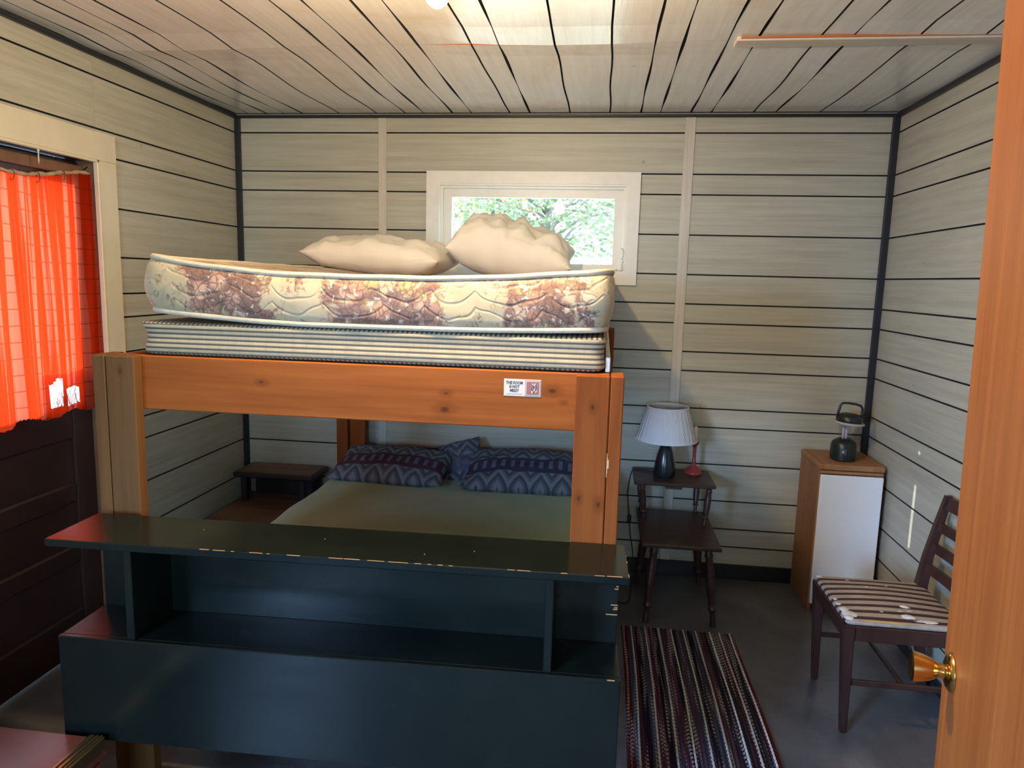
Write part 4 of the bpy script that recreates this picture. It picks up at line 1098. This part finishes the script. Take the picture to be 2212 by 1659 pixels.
    for i, a in enumerate([(2.966, 2.540, .030, .030, .006), (2.958, 2.575, .018, .024, .005), (2.952, 2.620, .012, .016, .004), (2.952, 2.515, .018, .018, .007), (3.160, 2.545, .030, .018, .006), (3.175, 2.615, .020, .012, .006), (3.215, 2.520, .055, .012, .004), (3.145, 2.578, .016, .006, .003), (3.08, 2.565, .012, .006, .003), (3.18, 2.585, .018, .005, .003), (2.955, 2.87, .014, .014, .004), (3.10, 2.775, .016, .005, .003), (3.05, 2.84, .012, .005, .003), (3.18, 2.80, .010, .006, .003), (2.952, 2.66, .010, .012, .003), (3.10, 2.72, .012, .004, .002)]):
        tuft(*a, seed=i*3.7)
    tuft(3.08, 2.500, .11, .008, .003, yl, 77)
chair()

# ------------------------------------------------------------------ rug
def rug():
    x0, x1, y0, y1 = 2.19, 2.700, 1.30, 3.172
    o = thing('rug', ((x0+x1)/2, (y0+y1)/2, 0), 'striped woven runner rug in plum, grey and white', 'rug')
    t = NT('woven rug yarn', .95, .1)
    x, y, z = t.xyz()
    u = t.math('FRACT', t.math('ADD', t.math('MULTIPLY', x, 1/(x1-x0)), .5))
    stops = [(0.0, (.085, .012, .014)), (.045, (.085, .012, .014)), (.05, (.05, .07, .11)), (.085, (.07, .03, .05)), (.12, (.02, .012, .022)), (.17, (.06, .075, .11)), (.22, (.08, .03, .05)), (.27, (.015, .01, .018)), (.31, (.055, .05, .085)), (.37, (.085, .035, .06)), (.42, (.02, .014, .022)), (.47, (.075, .05, .075)), (.53, (.05, .055, .085)), (.58, (.018, .012, .02)), (.62, (.05, .055, .075)), (.68, (.075, .04, .05)), (.73, (.03, .02, .03)), (.78, (.035, .03, .04)), (.84, (.07, .022, .024)), (.89, (.03, .025, .032)), (.945, (.025, .02, .028)), (.95, (.11, .02, .018))]
    base = t.ramp(u, stops, 'CONSTANT')
    rowi = t.math('FLOOR', t.math('MULTIPLY', x, 62.0))
    dots = t.math('FRACT', t.math('ADD', t.math('MULTIPLY', y, 46.0), t.math('MULTIPLY', rowi, .5)))
    dm = t.step(dots, .35, .55)
    vary = t.noise(t.map((60, 2.0, 1)), 1.0, 2)
    col = t.mix(t.math('MULTIPLY', dm, t.step(vary, .50, .62)), base, (.40, .35, .36))
    t.color(t.mix(.30, col, t.ramp(t.noise(t.co, 120, 3), [(.3, (.01, .008, .01)), (.7, (.20, .15, .17))]), 'OVERLAY'))
    # corduroy of raised rows
    n = 34; m = MB(); vs = []; fs = []; ny = 60; prof = []
    for i in range(n):
        for f, h in ((.02, .004), (.25, .0085), (.5, .0100), (.75, .0085)): prof.append((x0+(x1-x0)*(i+f)/n, h))
    prof.append((x1, .004)); prof = [(x0, 0.0005)]+prof+[(x1, .0005)]
    P = len(prof)
    for j in range(ny+1):
        y = y0+(y1-y0)*j/ny
        for px, h in prof: vs.append((px+.004*math.sin(y*5+px*3), y, h+.0015*noise.noise((px*60, y*40, 0))))
    for j in range(ny):
        for k in range(P-1): fs.append((j*P+k, j*P+k+1, (j+1)*P+k+1, (j+1)*P+k))
        fs.append((j*P, (j+1)*P, (j+1)*P+P-1, j*P+P-1))
    m.add(vs, fs); m.build('rug_weave', t.m, o, True)
    for i, (u_, c) in enumerate(((.085, (.30, .28, .27)), (.21, (.33, .29, .29)), (.33, (.34, .30, .28)), (.445, (.38, .35, .34)), (.555, (.36, .33, .32)), (.665, (.36, .30, .28)), (.79, (.52, .50, .52)), (.872, (.36, .32, .31)), (.962, (.46, .43, .43)))):
        mt = plain('rug cord %d' % i, tuple(min(.85, v*1.5) for v in c), .9, var=.35, scale=70)
        m = MB()
        for ph in (0, math.pi):
            pts = []
            for j in range(260):
                y = y0+.004+(y1-y0-.008)*j/259; a = y*150+ph; bx = x0+(x1-x0)*u_
                pts.append((bx+.004*math.sin(y*5+bx*3)+.0022*math.cos(a), y, .0112+.0018*math.sin(a)))
            m.tube(pts, .0026, 5)
        m.build('cord', mt, o, True)
rug()

# ------------------------------------------------------------------ garden behind the back window
def garden():
    gr = plain('leaf litter', (.62, .58, .44), .9, var=.25, scale=3)
    m = MB(); m.add([(-25, -20, -.35), (25, -20, -.35), (25, 45, -.35), (-25, 45, -.35)], [(0, 1, 2, 3)])
    tag(m.build('ground', gr), kind='structure')
    m = MB(); m.box(-1.75, -1.65, -1.0, 5.0, -.35, 1.12); tag(m.build('wall_backdrop', plain('white backdrop boards', (.8, .78, .78), .6)), kind='structure')  # white wall added outside so the curtain's holes look bright
    def leafm(name, c):
        t = NT(name); t.t.nodes.remove(t.b)
        rn = t.n('NewGeometry').outputs['Random Per Island']
        c = tuple(v*.55+.10 for v in c)
        col = t.ramp(rn, [(0, tuple(v*.6 for v in c)), (.5, c), (.86, tuple(min(1, v*1.5+.05) for v in c)), (1, (.40, .22, .07))])
        df = t.n('BsdfDiffuse'); tl = t.n('BsdfTranslucent'); mx = t.n('MixShader'); mx.inputs[0].default_value = .4
        t.set(df.inputs[0], col); t.set(tl.inputs[0], col); t.t.links.new(df.outputs[0], mx.inputs[1]); t.t.links.new(tl.outputs[0], mx.inputs[2]); t.t.links.new(mx.outputs[0], t.out.inputs[0]); return t.m
    bark = plain('grey bark', (.30, .27, .25), .9, var=.3, scale=20)
    specs = [((-2.9, 8.4), 3.4, (.46, .46, .24), 'pale green birch growing close behind the window', 'birch_tree'),
             ((1.35, 8.4), 3.6, (.30, .42, .16), 'dense bright green shrub tree beyond the window glass', 'shrub_tree'),
             ((5.5, 8.6), 3.6, (.36, .44, .22), 'loose blue green tree with bare twigs behind the window', 'twiggy_tree'),
             ((-.7, 14.2), 4.6, (.52, .46, .20), 'yellowing tree standing farther back in the garden', 'yellowing_tree'),
             ((3.7, 14.4), 4.8, (.40, .44, .28), 'tall grey green tree farthest from the cabin window', 'tall_tree')]
    for si, ((x, y), h, c, lab, nm) in enumerate(specs):
        rr = random.Random(40+si)
        o = thing(nm, (x, y, -.35), lab, 'tree', group='trees beyond the back window')
        MB().tube([(x+.06*math.sin(k), y+.05*math.cos(k*1.3), -.4+h*.9*k/8) for k in range(9)], [.09*(1-.09*k) for k in range(9)], 8).build('trunk', bark, o, True)
        m = MB(); tips = []
        for k in range(46):
            z = -.2+h*(.2+.7*rr.random()); a = rr.random()*6.28; L = rr.uniform(.5, 1.4)*(1.1 if y < 10 else 1.5)
            p = Vector((x, y, z)); pts = [p+Vector((math.cos(a)*L*s, math.sin(a)*L*s, L*.5*s+.08*math.sin(s*5+k))) for s in (0, .35, .7, 1)]
            m.tube(pts, [.022, .015, .009, .004], 5); tips += [(pts[i], L) for i in (1, 2, 2, 3, 3)]
        m.build('branches', bark, o, True)
        m = MB()
        for k in range(7000 if si in (1, 3, 4) else 3000):
            p, L = tips[int(rr.random()*len(tips))]; q = p+Vector((rr.gauss(0, .26), rr.gauss(0, .26), rr.gauss(0, .24)))
            a, b = rr.random()*6.28, rr.uniform(-.9, .9); s = rr.uniform(.022, .05)*(1 if y < 10 else 1.6)
            u = Vector((math.cos(a), math.sin(a), b)).normalized()*s; v = u.cross(Vector((rr.uniform(-1, 1), rr.uniform(-1, 1), rr.uniform(-.3, 1)))).normalized()*s*.55
            m.add([q-u, q+v, q+u, q-v], [(0, 1, 2, 3)])
        f = m.build('leaves', leafm('leaves '+nm, c), o); f['kind'] = 'stuff'
garden()

for o in bpy.data.objects:
    if '_local' in o: del o['_local']
